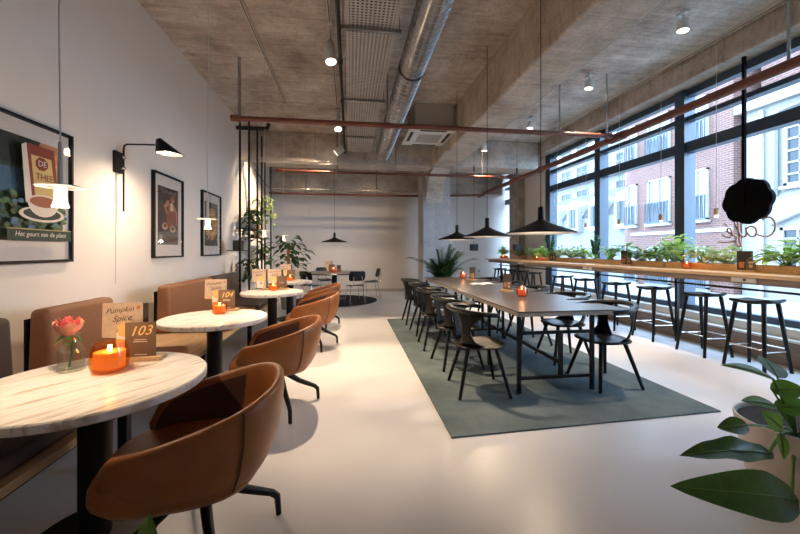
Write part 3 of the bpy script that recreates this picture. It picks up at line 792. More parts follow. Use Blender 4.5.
# ------------------------------------------------------------------ rugs
tag(MB().add([(.72,2.5,.001),(3.06,2.6,.001),(3.0,7.0,.001),(.71,6.95,.001),(.72,2.5,.013),(3.06,2.6,.013),(3.0,7.0,.013),(.71,6.95,.013)],
    [(0,3,2,1),(4,5,6,7),(0,1,5,4),(1,2,6,5),(2,3,7,6),(3,0,4,7)]).build('area_rug', M['rug'], bevel=.004), 'large teal grey rectangular rug under the long table', 'rug')
tag(MB().lathe([(1.12,.001),(1.12,.012),(0,.012)], (-.4,9.75,0), 64).build('round_rug', M['rug_dark']), 'round charcoal rug under the far round table', 'rug')

# ------------------------------------------------------------------ bench
t = empty('wall_bench', (-1.8,3.9,0), 'long light oak wall bench on black legs along the left wall', 'bench')
MB().bx(-2.38,-1.3,.6,6.9,.41,.45).build('bench_top', M['oak'], t, bevel=.004)
for y in (.75,2.42,3.62,5.2,6.7):
    for x in (-1.37,-2.25):
        MB().bx(x-.025,x+.025,y-.025,y+.025,0,.41).build('leg', M['black'], t)
for x in (-1.37,-2.25): MB().bx(x-.02,x+.02,.75,6.7,.37,.409).build('rail', M['black'], t)
def roundrect(x0,x1,y0,y1,r,n=5):
    pts = []
    for cx,cy,a0 in ((x1-r,y0+r,-PI/2),(x1-r,y1-r,0),(x0+r,y1-r,PI/2),(x0+r,y0+r,PI)):
        pts += [(cx+r*math.cos(a0+PI/2*i/n), cy+r*math.sin(a0+PI/2*i/n)) for i in range(n+1)]
    return pts
def module(y0,y1,mat,label,seat=True,panel='black'):
    t = empty('banquette_seat', (-1.8,(y0+y1)/2,.45), label, 'bench seat', 'upholstered seats on the oak bench')
    b = MB(); b.prism(roundrect(-1.9,-1.34,y0+.0,y1+.03,.1),.451,.535); b.build('seat_cushion', mat, t, bevel=.025, seg=3, smooth=40)
    b = MB(); p = [(-2.07,.452),(-1.9,.452),(-1.93,.965),(-2.05,.965)]
    b.add([(x,y0,z) for x,z in p]+[(x,y1,z) for x,z in p], [(0,1,2,3),(7,6,5,4),(0,4,5,1),(1,5,6,2),(2,6,7,3),(3,7,4,0)])
    b.build('backrest', mat, t, bevel=.035, seg=4, smooth=40)
    MB().bx(-2.082,-2.068,y0+.01,y1-.01,.452,.9).build('back_panel', M['black'], t)
module(1.0,2.37,M['fabric_dark'],'dark aubergine banquette seat at the left edge of view')
module(2.62,3.28,M['fabric_brown'],'short brown banquette seat behind the nearest marble table')
module(4.17,5.45,M['fabric_brown'],'long brown banquette seat behind the second marble table')
module(5.5,6.62,M['fabric_dark'],'dark banquette seat beside the plant rack')

# ------------------------------------------------------------------ marble tables
def marble_table(x,y,r,label):
    t = empty('pedestal_table', (x,y,0), label, 'table', 'round marble tables')
    MB().lathe([(r-.006,.7),(r,.706),(r,.734),(r-.006,.74),(0,.74)], (x,y,0), 72).build('marble_top', M['marble'], t, smooth=30)
    MB().lathe([(.065,.016),(.065,.699)], (x,y,0), 28).build('column', M['black'], t, smooth=40)
    MB().lathe([(.26,.001),(.26,.01),(.25,.016),(0,.016)], (x,y,0), 40).build('foot_plate', M['black'], t, smooth=30)
    MB().lathe([(.16,.685),(.16,.699)], (x,y,0), 28).build('top_plate', M['black'], t)
TABS = [(-1.19,1.88,.465),(-1.22,3.48,.45),(-1.13,5.5,.44),(-1.17,7.3,.43)]
for (x,y,r),lb in zip(TABS, ('nearest round marble table carrying the rose','second round marble table from the camera','third round marble table from the camera','farthest round marble table by the leafy plant')):
    marble_table(x,y,r,lb)

# ------------------------------------------------------------------ tub chairs
def tub_chair():
    t = empty('tub_chair', (0,0,0), 'x', 'chair', 'cognac swivel tub chairs')
    # faces -X, back towards +X. cross-section swept around the back
    K = 36; rings = []; A = R(141)
    def plan(th, rx, ry):  # superellipse
        c, s = math.cos(th), math.sin(th)
        k = (abs(c)**2.5+abs(s)**2.5)**(-1/2.5)
        return Vector((rx*k*c, ry*k*s))
    for i in range(K+1):
        u = -1+2*i/K; th = A*u
        au = abs(u)
        if au < .3: top = .765-.02*(au/.3)**2
        elif au < .92: top = .745-.14*((au-.3)/.62)
        else: top = .605-.1*((au-.92)/.08)**2.5
        o_top = plan(th,.305,.32); o_mid = plan(th,.30,.315); o_bot = plan(th,.235,.255); o_low = plan(th,.19,.2)
        zb = .385
        th_ = .038
        def inn(p): 
            l = p.length; return p*((l-th_)/l)
        i_top = inn(o_top); i_mid = inn(plan(th,.285,.3))
        h = top-zb
        P = [(o_low,zb-.03),(o_bot,zb),(plan(th,.275,.292),zb+.26*h),(o_mid,zb+.6*h),(o_top,top-.02),(plan(th,.297,.312),top-.004),
             (plan(th,.285,.3),top),(plan(th,.273,.288),top-.006),(i_top,top-.025),(i_mid,zb+.55*h),(plan(th,.235,.25),zb+.08),(plan(th,.18,.19),zb+.02)]
        rings.append([Vector((p.x,p.y,z)) for p,z in P])
    nP = len(rings[0]); b = MB()
    vs = [p for r in rings for p in r]; fs = []; ms = []
    for i in range(K):
        for j in range(nP):
            j2 = (j+1) % nP
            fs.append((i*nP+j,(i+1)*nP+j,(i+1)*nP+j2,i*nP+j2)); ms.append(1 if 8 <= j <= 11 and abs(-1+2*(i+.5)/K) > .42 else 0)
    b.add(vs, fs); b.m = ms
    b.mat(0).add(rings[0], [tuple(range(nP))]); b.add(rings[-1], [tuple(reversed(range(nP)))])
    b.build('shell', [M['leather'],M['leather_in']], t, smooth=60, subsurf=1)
    # seams
    for u in (-.4,.4):
        i = round((u+1)/2*K); r = rings[i]; b = MB()
        cen = lambda p: Vector((p.x*1.006, p.y*1.006, p.z))
        b.tube([cen(r[k]) for k in range(1,6)], .003, 6); b.build('seam', M['seam'], t)
    # seat
    pts = []
    for i in range(40):
        a = 2*PI*i/40; c, s = math.cos(a), math.sin(a); k = (abs(c)**3+abs(s)**3)**(-1/3)
        pts.append((-.05+(.275 if c < 0 else .27)*k*c, .262*k*s))
    b = MB()
    ringz = [(.93,.358),(1.0,.385),(1.0,.42),(.95,.455),(.8,.468),(.01,.472)]
    loft(b, [[Vector((x*f,y*f,z)) for x,y in pts] for f,z in ringz], cap0=True)
    b.build('seat', M['leather'], t, smooth=60)
    for ch in t.children: ch.scale = (1.17,1.17,1)
    # swivel base
    MB().lathe([(.05,.357),(.05,.33),(.03,.32),(.03,.27)], (0,0,0), 16).build('hub', M['black'], t, smooth=40)
    for k in range(4):
        a = R(20+90*k); c, s = math.cos(a), math.sin(a)
        b = MB(); b.tube([(0,0,.3),(.05*c,.05*s,.292),(.17*c,.17*s,.2),(.31*c,.31*s,.125),(.338*c,.338*s,.095),(.345*c,.345*s,.004)], [.026,.026,.022,.018,.017,.014], 8)
        b.build('leg', M['black'], t, smooth=50)
    return t
tc = tub_chair()
CH = [(-.665,1.745,R(8),'nearest cognac leather tub chair at the marble table with the rose'),
      (-.6,3.2,R(4),'second cognac leather tub chair from the camera'),
      (-.5,5.15,R(2),'third cognac leather tub chair from the camera'),
      (-.52,6.55,R(0),'farthest cognac leather tub chair half hidden by the third')]
for i,(x,y,rz,lb) in enumerate(CH):
    if i == 0: tc.location = (x,y,0); tc.rotation_euler.z = rz; tc['label'] = lb
    else: dup(tc,(x,y,0),rz,lb)

# ------------------------------------------------------------------ long table
TX0,TX1,TY0,TY1,TZ = 1.53,2.66,3.13,7.35,.78
t = empty('dining_table', ((TX0+TX1)/2,(TY0+TY1)/2,0), 'long dark topped dining table on black steel trestles', 'table')
MB().bx(TX0,TX1,TY0,TY1,TZ-.008,TZ).build('tabletop', M['tabletop'], t)
MB().bx(TX0+.006,TX1-.006,TY0+.006,TY1-.006,TZ-.05,TZ-.0085).build('table_edge', M['tableedge'], t, bevel=.006)
def trestle(y, x0=1.56, x1=2.3):
    for x in (x0,x1): MB().bx(x-.016,x+.016,y-.016,y+.016,.014,TZ-.051).build('leg', M['black'], t)
    b = MB(); b.bx(x0,x1,y-.014,y+.014,.14,.168).bx(x0,x1,y-.014,y+.014,.56,.588).bx((x0+x1)/2+.03,(x0+x1)/2+.062,y-.016,y+.016,.168,.56)
    b.build('cross_rail', M['black'], t)
trestle(3.17); trestle(5.2); trestle(7.25)
MB().bx(1.978,2.006,3.18,7.24,.26,.29).build('stretcher', M['black'], t)
MB().bar((1.58,3.95,.03),(1.58,3.95,.72),.03,.03).build('leg', M['black'], t)

# ------------------------------------------------------------------ shell armchairs of the long table
def dining_chair():
    t = empty('dining_chair', (0,0,0), 'x', 'chair', 'black chairs around the long table')
    # faces +X, back at -X
    Rr = .275
    # rail: curved flat band
    K = 28; rows = []
    for i in range(K+1):
        u = -1+2*i/K; a = R(112)*u
        c, s = math.cos(a), math.sin(a)
        rr = Rr*(1+.04*abs(u)); w = .034*(1-.35*abs(u)**3)
        z = .795-.045*abs(u)**1.5
        cx = -rr*c; cy = rr*s*.98
        d = Vector((-c,s,0))
        P = Vector((cx,cy,z))
        hh = .019
        rows.append([P+d*w*.6+Vector((0,0,-hh)), P+d*w+Vector((0,0,0)), P+d*w*.6+Vector((0,0,hh)), P-d*w*.5+Vector((0,0,hh)), P-d*w*.9, P-d*w*.5+Vector((0,0,-hh))])
    b = MB(); n = 6; vs = [p for r in rows for p in r]; fs = []
    for i in range(K):
        for j in range(n): fs.append((i*n+j,i*n+(j+1)%n,(i+1)*n+(j+1)%n,(i+1)*n+j))
    fs += [tuple(reversed(range(n))), tuple(K*n+j for j in range(n))]
    b.add(vs,fs); b.build('back_rail', M['blackwood'], t, smooth=50)
    # two back wings rising out of the seat to the rail
    for sg in (-1,1):
        g = []
        for j in range(9):
            v = j/8
            lo = 26+13*math.sin(PI*v); hi = 90-32*math.sin(PI*(v**.8))**.8
            if v > .85: hi += 10*(v-.85)/.15
            row = []
            for i in range(7):
                a = R(lo+(hi-lo)*i/6)*sg
                z = .455+.325*v
                rr = .215+.06*v**.7
                row.append(Vector((-rr*math.cos(a), rr*math.sin(a)*1.02, z-.02*abs(a)*v*.3)))
            g.append(row)
        b = MB(); b.grid(g); b.build('back_wing', M['blackwood'], t, smooth=60, solid=.013)
    # seat
    b = MB(); rr = []
    for f,z in ((.9,.432),(.99,.438),(1,.45),(.95,.458),(.6,.45),(.01,.444)):
        ring_ = []
        for i in range(36):
            a = 2*PI*i/36; c, s = math.cos(a), math.sin(a); k = (abs(c)**2.6+abs(s)**2.6)**(-1/2.6)
            ring_.append(Vector((.225*k*c*f+(.02 if c > 0 else 0), .235*k*s*f, z)))
        rr.append(ring_)
    loft(b, rr, cap0=True); b.build('seat', M['blackwood'], t, smooth=60)
    for sx in (-1,1):
        for sy in (-1,1):
            MB().tube([(.13*sx,.13*sy,.436),(.235*sx,.245*sy,.0)], [.021,.0155], 10).build('leg', M['blackwood'], t, smooth=50)
    for sy in (-1,1): MB().cyl((.2,sy*.13,.44),(.205,sy*.13,.44),.008).build('screw', M['chrome'], t)
    return t
dc = dining_chair()
LCH = [3.33,4.1,4.9,5.72,6.55]
names = ['nearest','second','third','fourth','farthest']
for i,y in enumerate(LCH):
    lb = 'black wooden armchair on the aisle side of the long table, %s from the camera' % names[i]
    x = 1.22+(.0,.02,-.01,.02,.0)[i]; rz = R((-4,3,-2,2,0)[i])
    if i == 0: dc.location = (x,y,.014); dc.rotation_euler.z = rz; dc['label'] = lb
    else: dup(dc,(x,y,.014),rz,lb)
for i,y in enumerate((3.32,4.1,4.92,5.75,6.6)):
    lb = 'black wooden armchair on the window side of the long table, %s from the camera' % names[i]
    dup(dc,(2.53+(.0,.06,.02,.04,.0)[i],y,.014),PI+R((3,-4,2,0,3)[i]),lb)

# ------------------------------------------------------------------ window bar
BX0,BX1,BZ = 4.3,5.0,1.085
BY0,BY1 = .4,11.1
t = empty('window_bar', (4.7,5.5,0), 'long oak window bar counter on thin black legs', 'counter')
MB().bx(BX0,BX1,BY0,BY1,BZ-.04,BZ).build('worktop', M['oak_bar'], t, bevel=.003)
MB().bx(BX0+.12,BX0+.14,BY0,BY1,BZ-.12,BZ-.041).build('apron', M['plinth'], t)
MB().bx(4.78,4.81,BY0,BY1,.86,.885).build('steel_rail', M['black'], t)
for y in (1.2,3.0,4.72,6.4,8.1,9.8,11.0):
    MB().bx(4.78,4.82,y-.02,y+.02,0,BZ-.041).build('leg', M['black'], t)
for y in (3.5,6.2,8.9): 
    s_ = MB().bx(BX0+.105,BX0+.119,y-.13,y+.13,BZ-.1,BZ-.05).build('power_socket', M['white'], t)
    MB().bx(BX0+.1,BX0+.105,y-.03,y+.0,BZ-.085,BZ-.06).build('socket_hole', M['dark'], s_)
# planters
def plant(name, label, x, y, z, kind, h, w, group='plants along the window bar'):
    t = empty(name, (x,y,z), label, 'plant', group)
    rnd = random.Random(int(x*100+y*1000))
    MB().lathe([(.05,.0),(.065,.08),(.055,.08),(.0,.07)], (x,y,z), 16).build('pot', M['potgrey'], t, smooth=40)
    b = MB(); st = MB()
    cfg = {'bushy':('leafL',110,.13,.065),'varieg':('leafV',110,.13,.06),'broad':('leafM',44,.2,.09),'spiky':('leafD',0,0,0),'blade':('leafL',26,.3,.035),'lime':('leafY',90,.17,.075),'dark':('leafM',80,.14,.07)}
    m,n,L,wd = cfg[kind]
    if kind == 'spiky':
        for k in range(4):
            a = rnd.uniform(0,2*PI); lean = rnd.uniform(.05,.25)
            top = Vector((x+lean*h*math.cos(a), y+lean*h*math.sin(a), z+h*rnd.uniform(.7,1)))
            st.tube([(x,y,z+.05),(x+(top.x-x)*.4,y+(top.y-y)*.4,z+h*.5),top],[.008,.007,.004],6)
            for q in range(9):
                f = .25+.75*q/9; p = Vector((x,y,z+.05)).lerp(top,f)
                for sg in (-1,1):
                    b.leaf(p,(math.cos(a+PI/2)*sg+rnd.uniform(-.3,.3),math.sin(a+PI/2)*sg,.7),.11,.055,.1,4)
        m = 'leafD'
    else:
        for k in range(n):
            a = rnd.uniform(0,2*PI); el = rnd.uniform(.15,1.35)
            rr = rnd.random()**.5
            p = Vector((x+w*.55*rr*math.cos(a), y+w*.75*rr*math.sin(a), z+.07+h*.85*(1-rr*rr*.6)*rnd.uniform(.35,1)))
            if kind == 'blade':
                p = Vector((x+.02*math.cos(a),y+.02*math.sin(a),z+.06)); b.leaf(p,(math.cos(a)*.5,math.sin(a)*.7,rnd.uniform(.8,1.6)),h*rnd.uniform(.8,1.2),wd,.35,6,.2,'blade')
            else:
                b.leaf(p,(math.cos(a),math.sin(a),rnd.uniform(-.1,.9)),L*rnd.uniform(.7,1.25),wd*rnd.uniform(.8,1.25),rnd.uniform(.15,.6),4,.2)
            if k % 4 == 0: st.tube([(x,y,z+.06),p],[.005,.003],5)
        m = cfg[kind][0]
    b.build('foliage', M[m], t, smooth=80)
    if st.v: st.build('stem', M['stem'], t)
    return t
PY = [(1.5,3.18),(3.24,4.9),(4.96,6.75),(6.8,8.75),(8.85,10.14),(10.86,11.08)]
ordn = ['out of view at the right edge','under the black scalloped sign','between the second and third window posts','under the far window posts','in front of the pale wall strip','beside the far column at the bar end']
ordn[0] = 'nearest at the right edge of view'
for (a,c),lb in zip(PY,ordn):
    t = empty('planter_box', (4.885,(a+c)/2,BZ), 'low orange oak planter box on window bar, '+lb, 'planter', 'planter boxes on the window bar')
    b = MB(); x0,x1 = 4.79,4.98; th = .014
    b.bx(x0,x1,a,c,BZ+.001,BZ+.012).bx(x0,x0+th,a,c,BZ+.012,BZ+.085).bx(x1-th,x1,a,c,BZ+.012,BZ+.085).bx(x0+th,x1-th,a,a+th,BZ+.012,BZ+.085).bx(x0+th,x1-th,c-th,c,BZ+.012,BZ+.085)
    b.build('box', M['planter'], t)
    MB().bx(x0+th,x1-th,a+th,c-th,BZ+.0125,BZ+.02).build('soil', M['soil'], t)
PL = [(3.06,'lime',.2,.3,'spiky lime green plant at the right edge of the window bar'),
 (2.75,'broad',.26,.3,'leafy mid green plant cut by the right edge of view'),
 (3.42,'lime',.2,.22,'bright lime plant right of the dark menu cards'),
 (4.05,'varieg',.16,.24,'creamy variegated plant under the scalloped sign'),
 (4.4,'varieg',.17,.24,'pale variegated plant left of the written glass letters'),
 (4.85,'lime',.3,.3,'tall lime rosette plant beside the second window post'),
 (5.12,'bushy',.2,.25,'bushy green plant left of the tall lime rosette'),
 (5.45,'dark',.13,.24,'low dark green plant behind the dark menu on the bar'),
 (5.85,'broad',.22,.25,'broad leaved plant with upright leaves by the dark menu'),
 (6.2,'blade',.28,.2,'thin bladed plant leaning right behind the bar menu'),
 (6.62,'spiky',.36,.2,'dark upright fleshy leaved plant in mid planter'),
 (7.0,'bushy',.17,.25,'bushy green plant left of the dark upright one'),
 (7.45,'varieg',.18,.25,'pale variegated plant in front of the window post'),
 (7.95,'bushy',.18,.25,'light green plant beside the far dark fleshy plant'),
 (8.25,'spiky',.42,.2,'tall dark fleshy leaved plant under the nearest cone pendant'),
 (8.6,'lime',.18,.25,'lime plant at the foot of the last window post'),
 (9.1,'varieg',.2,.25,'pale plant in front of the wall strip'),
 (9.6,'bushy',.2,.25,'green plant in front of the wall strip beside the column'),
 (9.95,'varieg',.2,.2,'pale plant at the far bar end'),
 (10.98,'lime',.22,.1,'lime plant last on the far bar end')]
kindname = {'lime':'lime_plant','broad':'broad_leaf_plant','varieg':'variegated_plant','bushy':'bushy_plant','dark':'dark_plant','blade':'blade_plant','spiky':'fleshy_plant'}
for y,k,h,w,lb in PL: plant(kindname[k],lb,4.885,y,BZ+.0205,k,h*1.6,w*1.05)

# bar stools
def bar_stool():
    t = empty('bar_stool', (0,0,0), 'x', 'stool', 'black bar stools along the window bar')
    g = []
    for i in range(9):
        u = -1+2*i/8; row = []
        for j in range(9):
            v = -1+2*j/8
            k = 1-.12*abs(u)**3
            row.append(Vector((.165*v*k, .215*u*(1-.1*abs(v)**3), .765+.03*max(0,-u)**2+.012*u*u-.012*(1-v*v))))
        g.append(row)
    b = MB(); b.grid(g); b.build('seat', M['blackwood'], t, smooth=60, solid=.036, subsurf=1)
    for sx in (-1,1):
        for sy in (-1,1):
            MB().tube([(.1*sx,.14*sy,.757),(.19*sx,.205*sy,0)], [.023,.017], 10).build('leg', M['blackwood'], t, smooth=50)
    for z,pairs in ((.235,[((-1,-1),(1,-1)),((-1,1),(1,1))]),(.26,[((-1,-1),(-1,1)),((1,-1),(1,1))])):
        for (a,c),(d,e) in pairs:
            f = 1-z/.742; fx = .1+.09*f; fy = .14+.065*f
            MB().cyl((fx*a,fy*c,z),(fx*d,fy*e,z),.007,n=8).build('foot_rail', M['chrome'], t)
    return t
bs = bar_stool()
SY = [3.5,4.12,4.92,5.66,6.5,7.3,8.5,9.2,9.85,10.5]
sn = ['nearest to the camera','second from the camera','third from the camera','fourth from the camera','fifth from the camera','sixth from the camera','seventh from the camera','eighth from the camera','ninth from the camera','last at the far bar end']
for i,y in enumerate(SY):
    lb = 'black saddle seat bar stool at the window bar, '+sn[i]
    if i == 0: bs.location = (4.58,y,0); bs.rotation_euler.z = R(3); bs['label'] = lb
    else: dup(bs,(4.58+.02*((i*7)%3-1),y,0),R(((i*37)%9)-4),lb)

# scalloped sign against the window mullion (outside of the glass)
t = empty('scalloped_sign', (5.14,4.04,1.99), 'black scalloped round sign hanging on a pole before the window', 'sign')
pts = []
for i in range(128):
    a = 2*PI*i/128; r = .278+.026*abs(math.cos(4*a+.3))**.8
    pts.append((r*math.cos(a), r*math.sin(a)))
b = MB(); b.prism(pts,-.03,.03,frame_m((5.15,4.04,1.99),(0,1,0),(0,0,1))); b.build('sign_disc', M['sign'], t, bevel=.008)
MB().bx(5.085,5.119,4.025,4.06,1.9,3.878).build('pole', M['sign'], t)
# lettering on the glass, reading from the street (mirrored from inside)
CAFE = {'C':[(.2,.72),(.16,.8),(.09,.82),(.03,.72),(0,.5),(.02,.25),(.09,.1),(.18,.08),(.27,.16)],
 'a':[(.46,.42),(.4,.5),(.32,.44),(.29,.26),(.33,.1),(.4,.12),(.46,.3),(.47,.46),(.46,.2),(.5,.08),(.56,.16)],
 'f':[(.56,.16),(.64,.5),(.68,.8),(.65,.9),(.61,.78),(.6,.4),(.58,-.05),(.55,-.25),(.6,-.3),(.65,-.1),(.64,.1),(.72,.2)],
 'e':[(.74,.24),(.8,.34),(.8,.46),(.75,.46),(.72,.3),(.75,.12),(.82,.1),(.9,.22)],
 'acc':[(.8,.58),(.86,.7)], 'under':[(.62,-.06),(.82,-.12),(.98,-.1)]}
t = empty('glass_lettering', (5.3,4.15,1.6), 'copper script lettering reading Café backwards on the window glass', 'sign')
for k,pl in CAFE.items():
    sm = []
    for i in range(len(pl)-1):
        p0 = pl[max(0,i-1)]; p1 = pl[i]; p2 = pl[i+1]; p3 = pl[min(len(pl)-1,i+2)]
        for s_ in range(4):
            u = s_/4
            sm.append(tuple(.5*((2*p1[q])+(-p0[q]+p2[q])*u+(2*p0[q]-5*p1[q]+4*p2[q]-p3[q])*u*u+(-p0[q]+3*p1[q]-3*p2[q]+p3[q])*u**3) for q in (0,1)))
    sm.append(pl[-1])
    # from inside +Y is to the left: word starts at the right (small Y)
    MB().tube([(5.302, 3.84+u*.72, 1.5+v*.33) for u,v in sm], .012, 6).build('letter_stroke', M['neon'], t, smooth=60)

# ------------------------------------------------------------------ small things on tables
def candle(x,y,z,label,far=True,s=1.0,group='candles in amber glass'):
    t = empty('candle_holder', (x,y,z), label, 'candle', group)
    if far:
        prof = [(.03,0),(.047,.012),(.055,.05),(.05,.085),(.04,.105),(.037,.103),(.047,.083),(.051,.05),(.043,.014),(.0,.008)]
    else:
        prof = [(.045,0),(.06,.012),(.068,.045),(.064,.075),(.054,.112),(.05,.112),(.06,.075),(.063,.045),(.055,.015),(0,.012)]
    MB().lathe([(r*s,h*s) for r,h in prof], (x,y,z), 28).build('glass_cup', M['amber'] if not far else M['amber_far'], t, smooth=50)
    MB().lathe([(.0,.016*s),((.038 if far else .05)*s,.016*s),((.038 if far else .052)*s,(.07 if far else .078)*s),(.0,(.07 if far else .078)*s)], (x,y,z), 20).build('wax', M['wax'], t, smooth=40)
    MB().sphere((x,y,z+.088*s),.008*s,10,6,sz=1.9).build('flame', M['flame'], t, smooth=60)
    point_light((x,y,z+.12*s),.3,.012,(1,.55,.22))
def menu_stand(x,y,z,rz,label,front=None,back=True,dark=False,number=None,kraft=None,s=1.0,toy=False):
    """oak block with cards standing in it, built facing -Y then turned"""
    t = empty('menu_stand', (x,y,z), label, 'menu stand', 'menu stands on the tables', 0)
    Mz = Matrix.Translation((x,y,z)) @ Matrix.Rotation(rz,4,'Z') @ Matrix.Scale(s,4)
    def mk(mb,name,mat,par=t,**k):
        mb.v = [tuple(Mz @ Vector(v)) for v in mb.v]; return mb.build(name,mat,par,**k)
    mk(MB().bx(-.085,.085,-.045,.045,0,.02),'oak_base',M['oak_x'])
    if kraft is not None:
        b = MB(); b.prism([(-.165,.021),(-.07,.021),(-.03,.021),(-.03,.315),(-.228,.315),(-.232,.125),(-.165,.12)],0,.003,frame_m((0,.031,0),(1,0,0),(0,0,1))); k = mk(b,'kraft_card',M['paper'])
        b = MB()
        text_geo(b,kraft[0],.04,frame_m((-.145,.0274,.262),(1,0,.1),(0,0,1)),.0003,.4)
        mk(b,'handwriting',M['ink'],k)
        b = MB(); text_geo(b,kraft[1],.046,frame_m((-.135,.0274,.214),(1,0,.1),(0,0,1)),.0003,.4); mk(b,'handwriting',M['ink'],k)
        b = MB(); b.mat(1).prism([(-.042,-.07),(.042,-.07),(.05,.05),(-.05,.05)],.0007,.0012,frame_m((-.112,.0275,.098),(1,0,0),(0,0,1)))
        b.mat(0).prism([((.048+.008*math.cos(i*2.4))*math.cos(2*PI*i/18),(.045+.006*math.cos(i*1.7))*math.sin(2*PI*i/18)) for i in range(18)],.0012,.0019,frame_m((-.108,.0275,.165),(1,0,0),(0,0,1)))
        b.mat(2).prism([(.018*math.cos(2*PI*i/12),.018*math.sin(2*PI*i/12)) for i in range(12)],.0012,.0019,frame_m((-.1,.0275,.1),(1,0,0),(0,0,1)))
        mk(b,'cup_picture',[M['gold'],M['inkw'],M['terra']],k)
        b = MB(); b.prism([(.011*math.cos(2*PI*i/10),.011*math.sin(2*PI*i/10)) for i in range(10)],0,.0006,frame_m((-.052,.0275,.287),(1,0,0),(0,0,1))); mk(b,'round_badge',M['terra'],k)
        mk(MB().bx(-.035,-.005,.034,.037,.021,.31),'black_card',M['carddark'])
    if number is not None:
        b = MB(); b.bx(-.1,.052,-.012,-.009,.0205,.21); k = mk(b,'number_card',M['cardbrown'])
        b = MB(); number and text_geo(b,number,.075,frame_m((-.025,-.0127,.138),(1,0,.06),(.1,0,1)),.0004,.25); number and mk(b,'number',M['gold'],k)
        for a_,c_,z_ in ((-.055,.005,.112),(-.06,.01,.101),(-.055,.008,.03)):
            mk(MB().bx(a_,c_,-.0135,-.0125,z_,z_+.003),'print_line',M['inkw'],k)
    if dark:
        b = MB(); b.bx(-.075,.06,.02,.024,.0205,.24); k = mk(b,'tall_card',M['carddark'])
        b = MB(); b.bx(-.0,.08,-.012,-.009,.0205,.14); k = mk(b,'small_card',M['cardbrown'])
        b = MB(); b.bx(.02,.06,-.013,-.0122,.1,.12).bx(.025,.055,-.013,-.0122,.05,.085); mk(b,'card_print',M['paper'],k)
        b = MB(); b.prism([(-.02,-.04),(.02,-.04),(.026,.03),(-.026,.03)],0,.0007,frame_m((-.035,.0192,.085),(1,0,0),(0,0,1))); mk(b,'card_picture',M['terra'])
    return t
ZT = .7405
# T1
candle(-1.2,2.0,ZT,'large amber glass candle beside the rose on the nearest table',far=False,s=1.28)
menu_stand(-1.125,2.185,ZT,R(4),'oak menu stand with card 103 and handwritten pumpkin spice card',number='103',kraft=('Pumpkin','Spice'))
# bottle with rose
x,y = -1.395,2.03
t = empty('bud_vase', (x,y,ZT), 'small clear bottle vase holding the rose on the nearest table', 'vase')
Q = 1.4
MB().lathe([(r*Q,z*Q) for r,z in [(.036,.004),(.04,.012),(.04,.078),(.034,.092),(.024,.102),(.023,.128),(.028,.135),(.025,.135),(.02,.128),(.021,.102),(.03,.091),(.036,.077),(.036,.014),(.0,.008)]], (x,y,ZT-.004), 24).build('bottle', M['bottle'], t, smooth=45)
MB().lathe([(.035*Q,.011*Q),(.0352*Q,.07*Q),(0,.07*Q)], (x,y,ZT), 24).build('water', M['water'], t, smooth=45)
t = empty('rose', (x,y,ZT+.012), 'single coral pink rose standing in the clear bottle', 'flower')
MB().tube([(x-.01,y,ZT+.02),(x+.004,y,ZT+.1),(x-.012,y,ZT+.19)], .005, 6).build('stem', M['stem'], t)
b = MB()
for a in (.2,2.2,4.1): b.leaf((x-.01,y,ZT+.18),(math.cos(a),math.sin(a),.2),.06,.04,.9,5)
for a in (.9,2.9,5.0): b.leaf((x,y,ZT+.13),(math.cos(a)*.5,math.sin(a)*.5,.5),.05,.04,.6,5)
b.build('rose_leaf', M['leafM'], t, smooth=60)
def petals(n, r0, h, open_, z0, mat, wid, ph=0):
    for k in range(n):
        a = 2*PI*k/n+ph; b = MB(); g = []
        for i in range(7):
            v = i/6; row = []
            for j in range(7):
                w = (-1+2*j/6); aa = a+w*wid*math.sin(PI*min(1,v*.72+.22))
                rr = r0*(.35+.65*min(1,v*2.2))+open_*v**2
                row.append((x-.012+rr*math.cos(aa), y+rr*math.sin(aa), z0+h*(v-.25*v**4*(open_*22))-.01*w*w*v))
            g.append(row)
        b.grid(g); b.build('petal', mat, t, smooth=80)
zr = ZT+.178
petals(3,.016,.1,.002,zr,M['rose'],1.3); petals(4,.028,.099,.004,zr,M['rose'],1.1,.5); petals(5,.04,.094,.008,zr,M['rose'],1.0,1.1); petals(6,.05,.084,.013,zr-.002,M['rose2'],.85,.2)
# T2
candle(-1.24,3.66,ZT,'amber glass candle glowing on the second marble table',far=False,s=1.0)
menu_stand(-1.2,3.82,ZT,R(8),'oak menu stand with two cards on the second marble table',number='104',kraft=('Pumpkin','Spice'))
# T3
candle(-1.14,5.62,ZT,'amber glass candle glowing on the third marble table',far=False)
menu_stand(-1.02,5.76,ZT,R(8),'oak menu stand with kraft card on the third marble table',number='',kraft=('Pumpkin','Spice'))
menu_stand(-1.25,5.76,ZT,R(8),'second kraft card stand left of the candle on the third marble table',kraft=('Pumpkin','Spice'))
# T4
candle(-1.18,7.38,ZT,'amber glass candle glowing on the farthest marble table',far=False)
menu_stand(-1.16,7.54,ZT,R(8),'oak menu stand with kraft card on the farthest marble table',number='',kraft=('Pumpkin','Spice'))
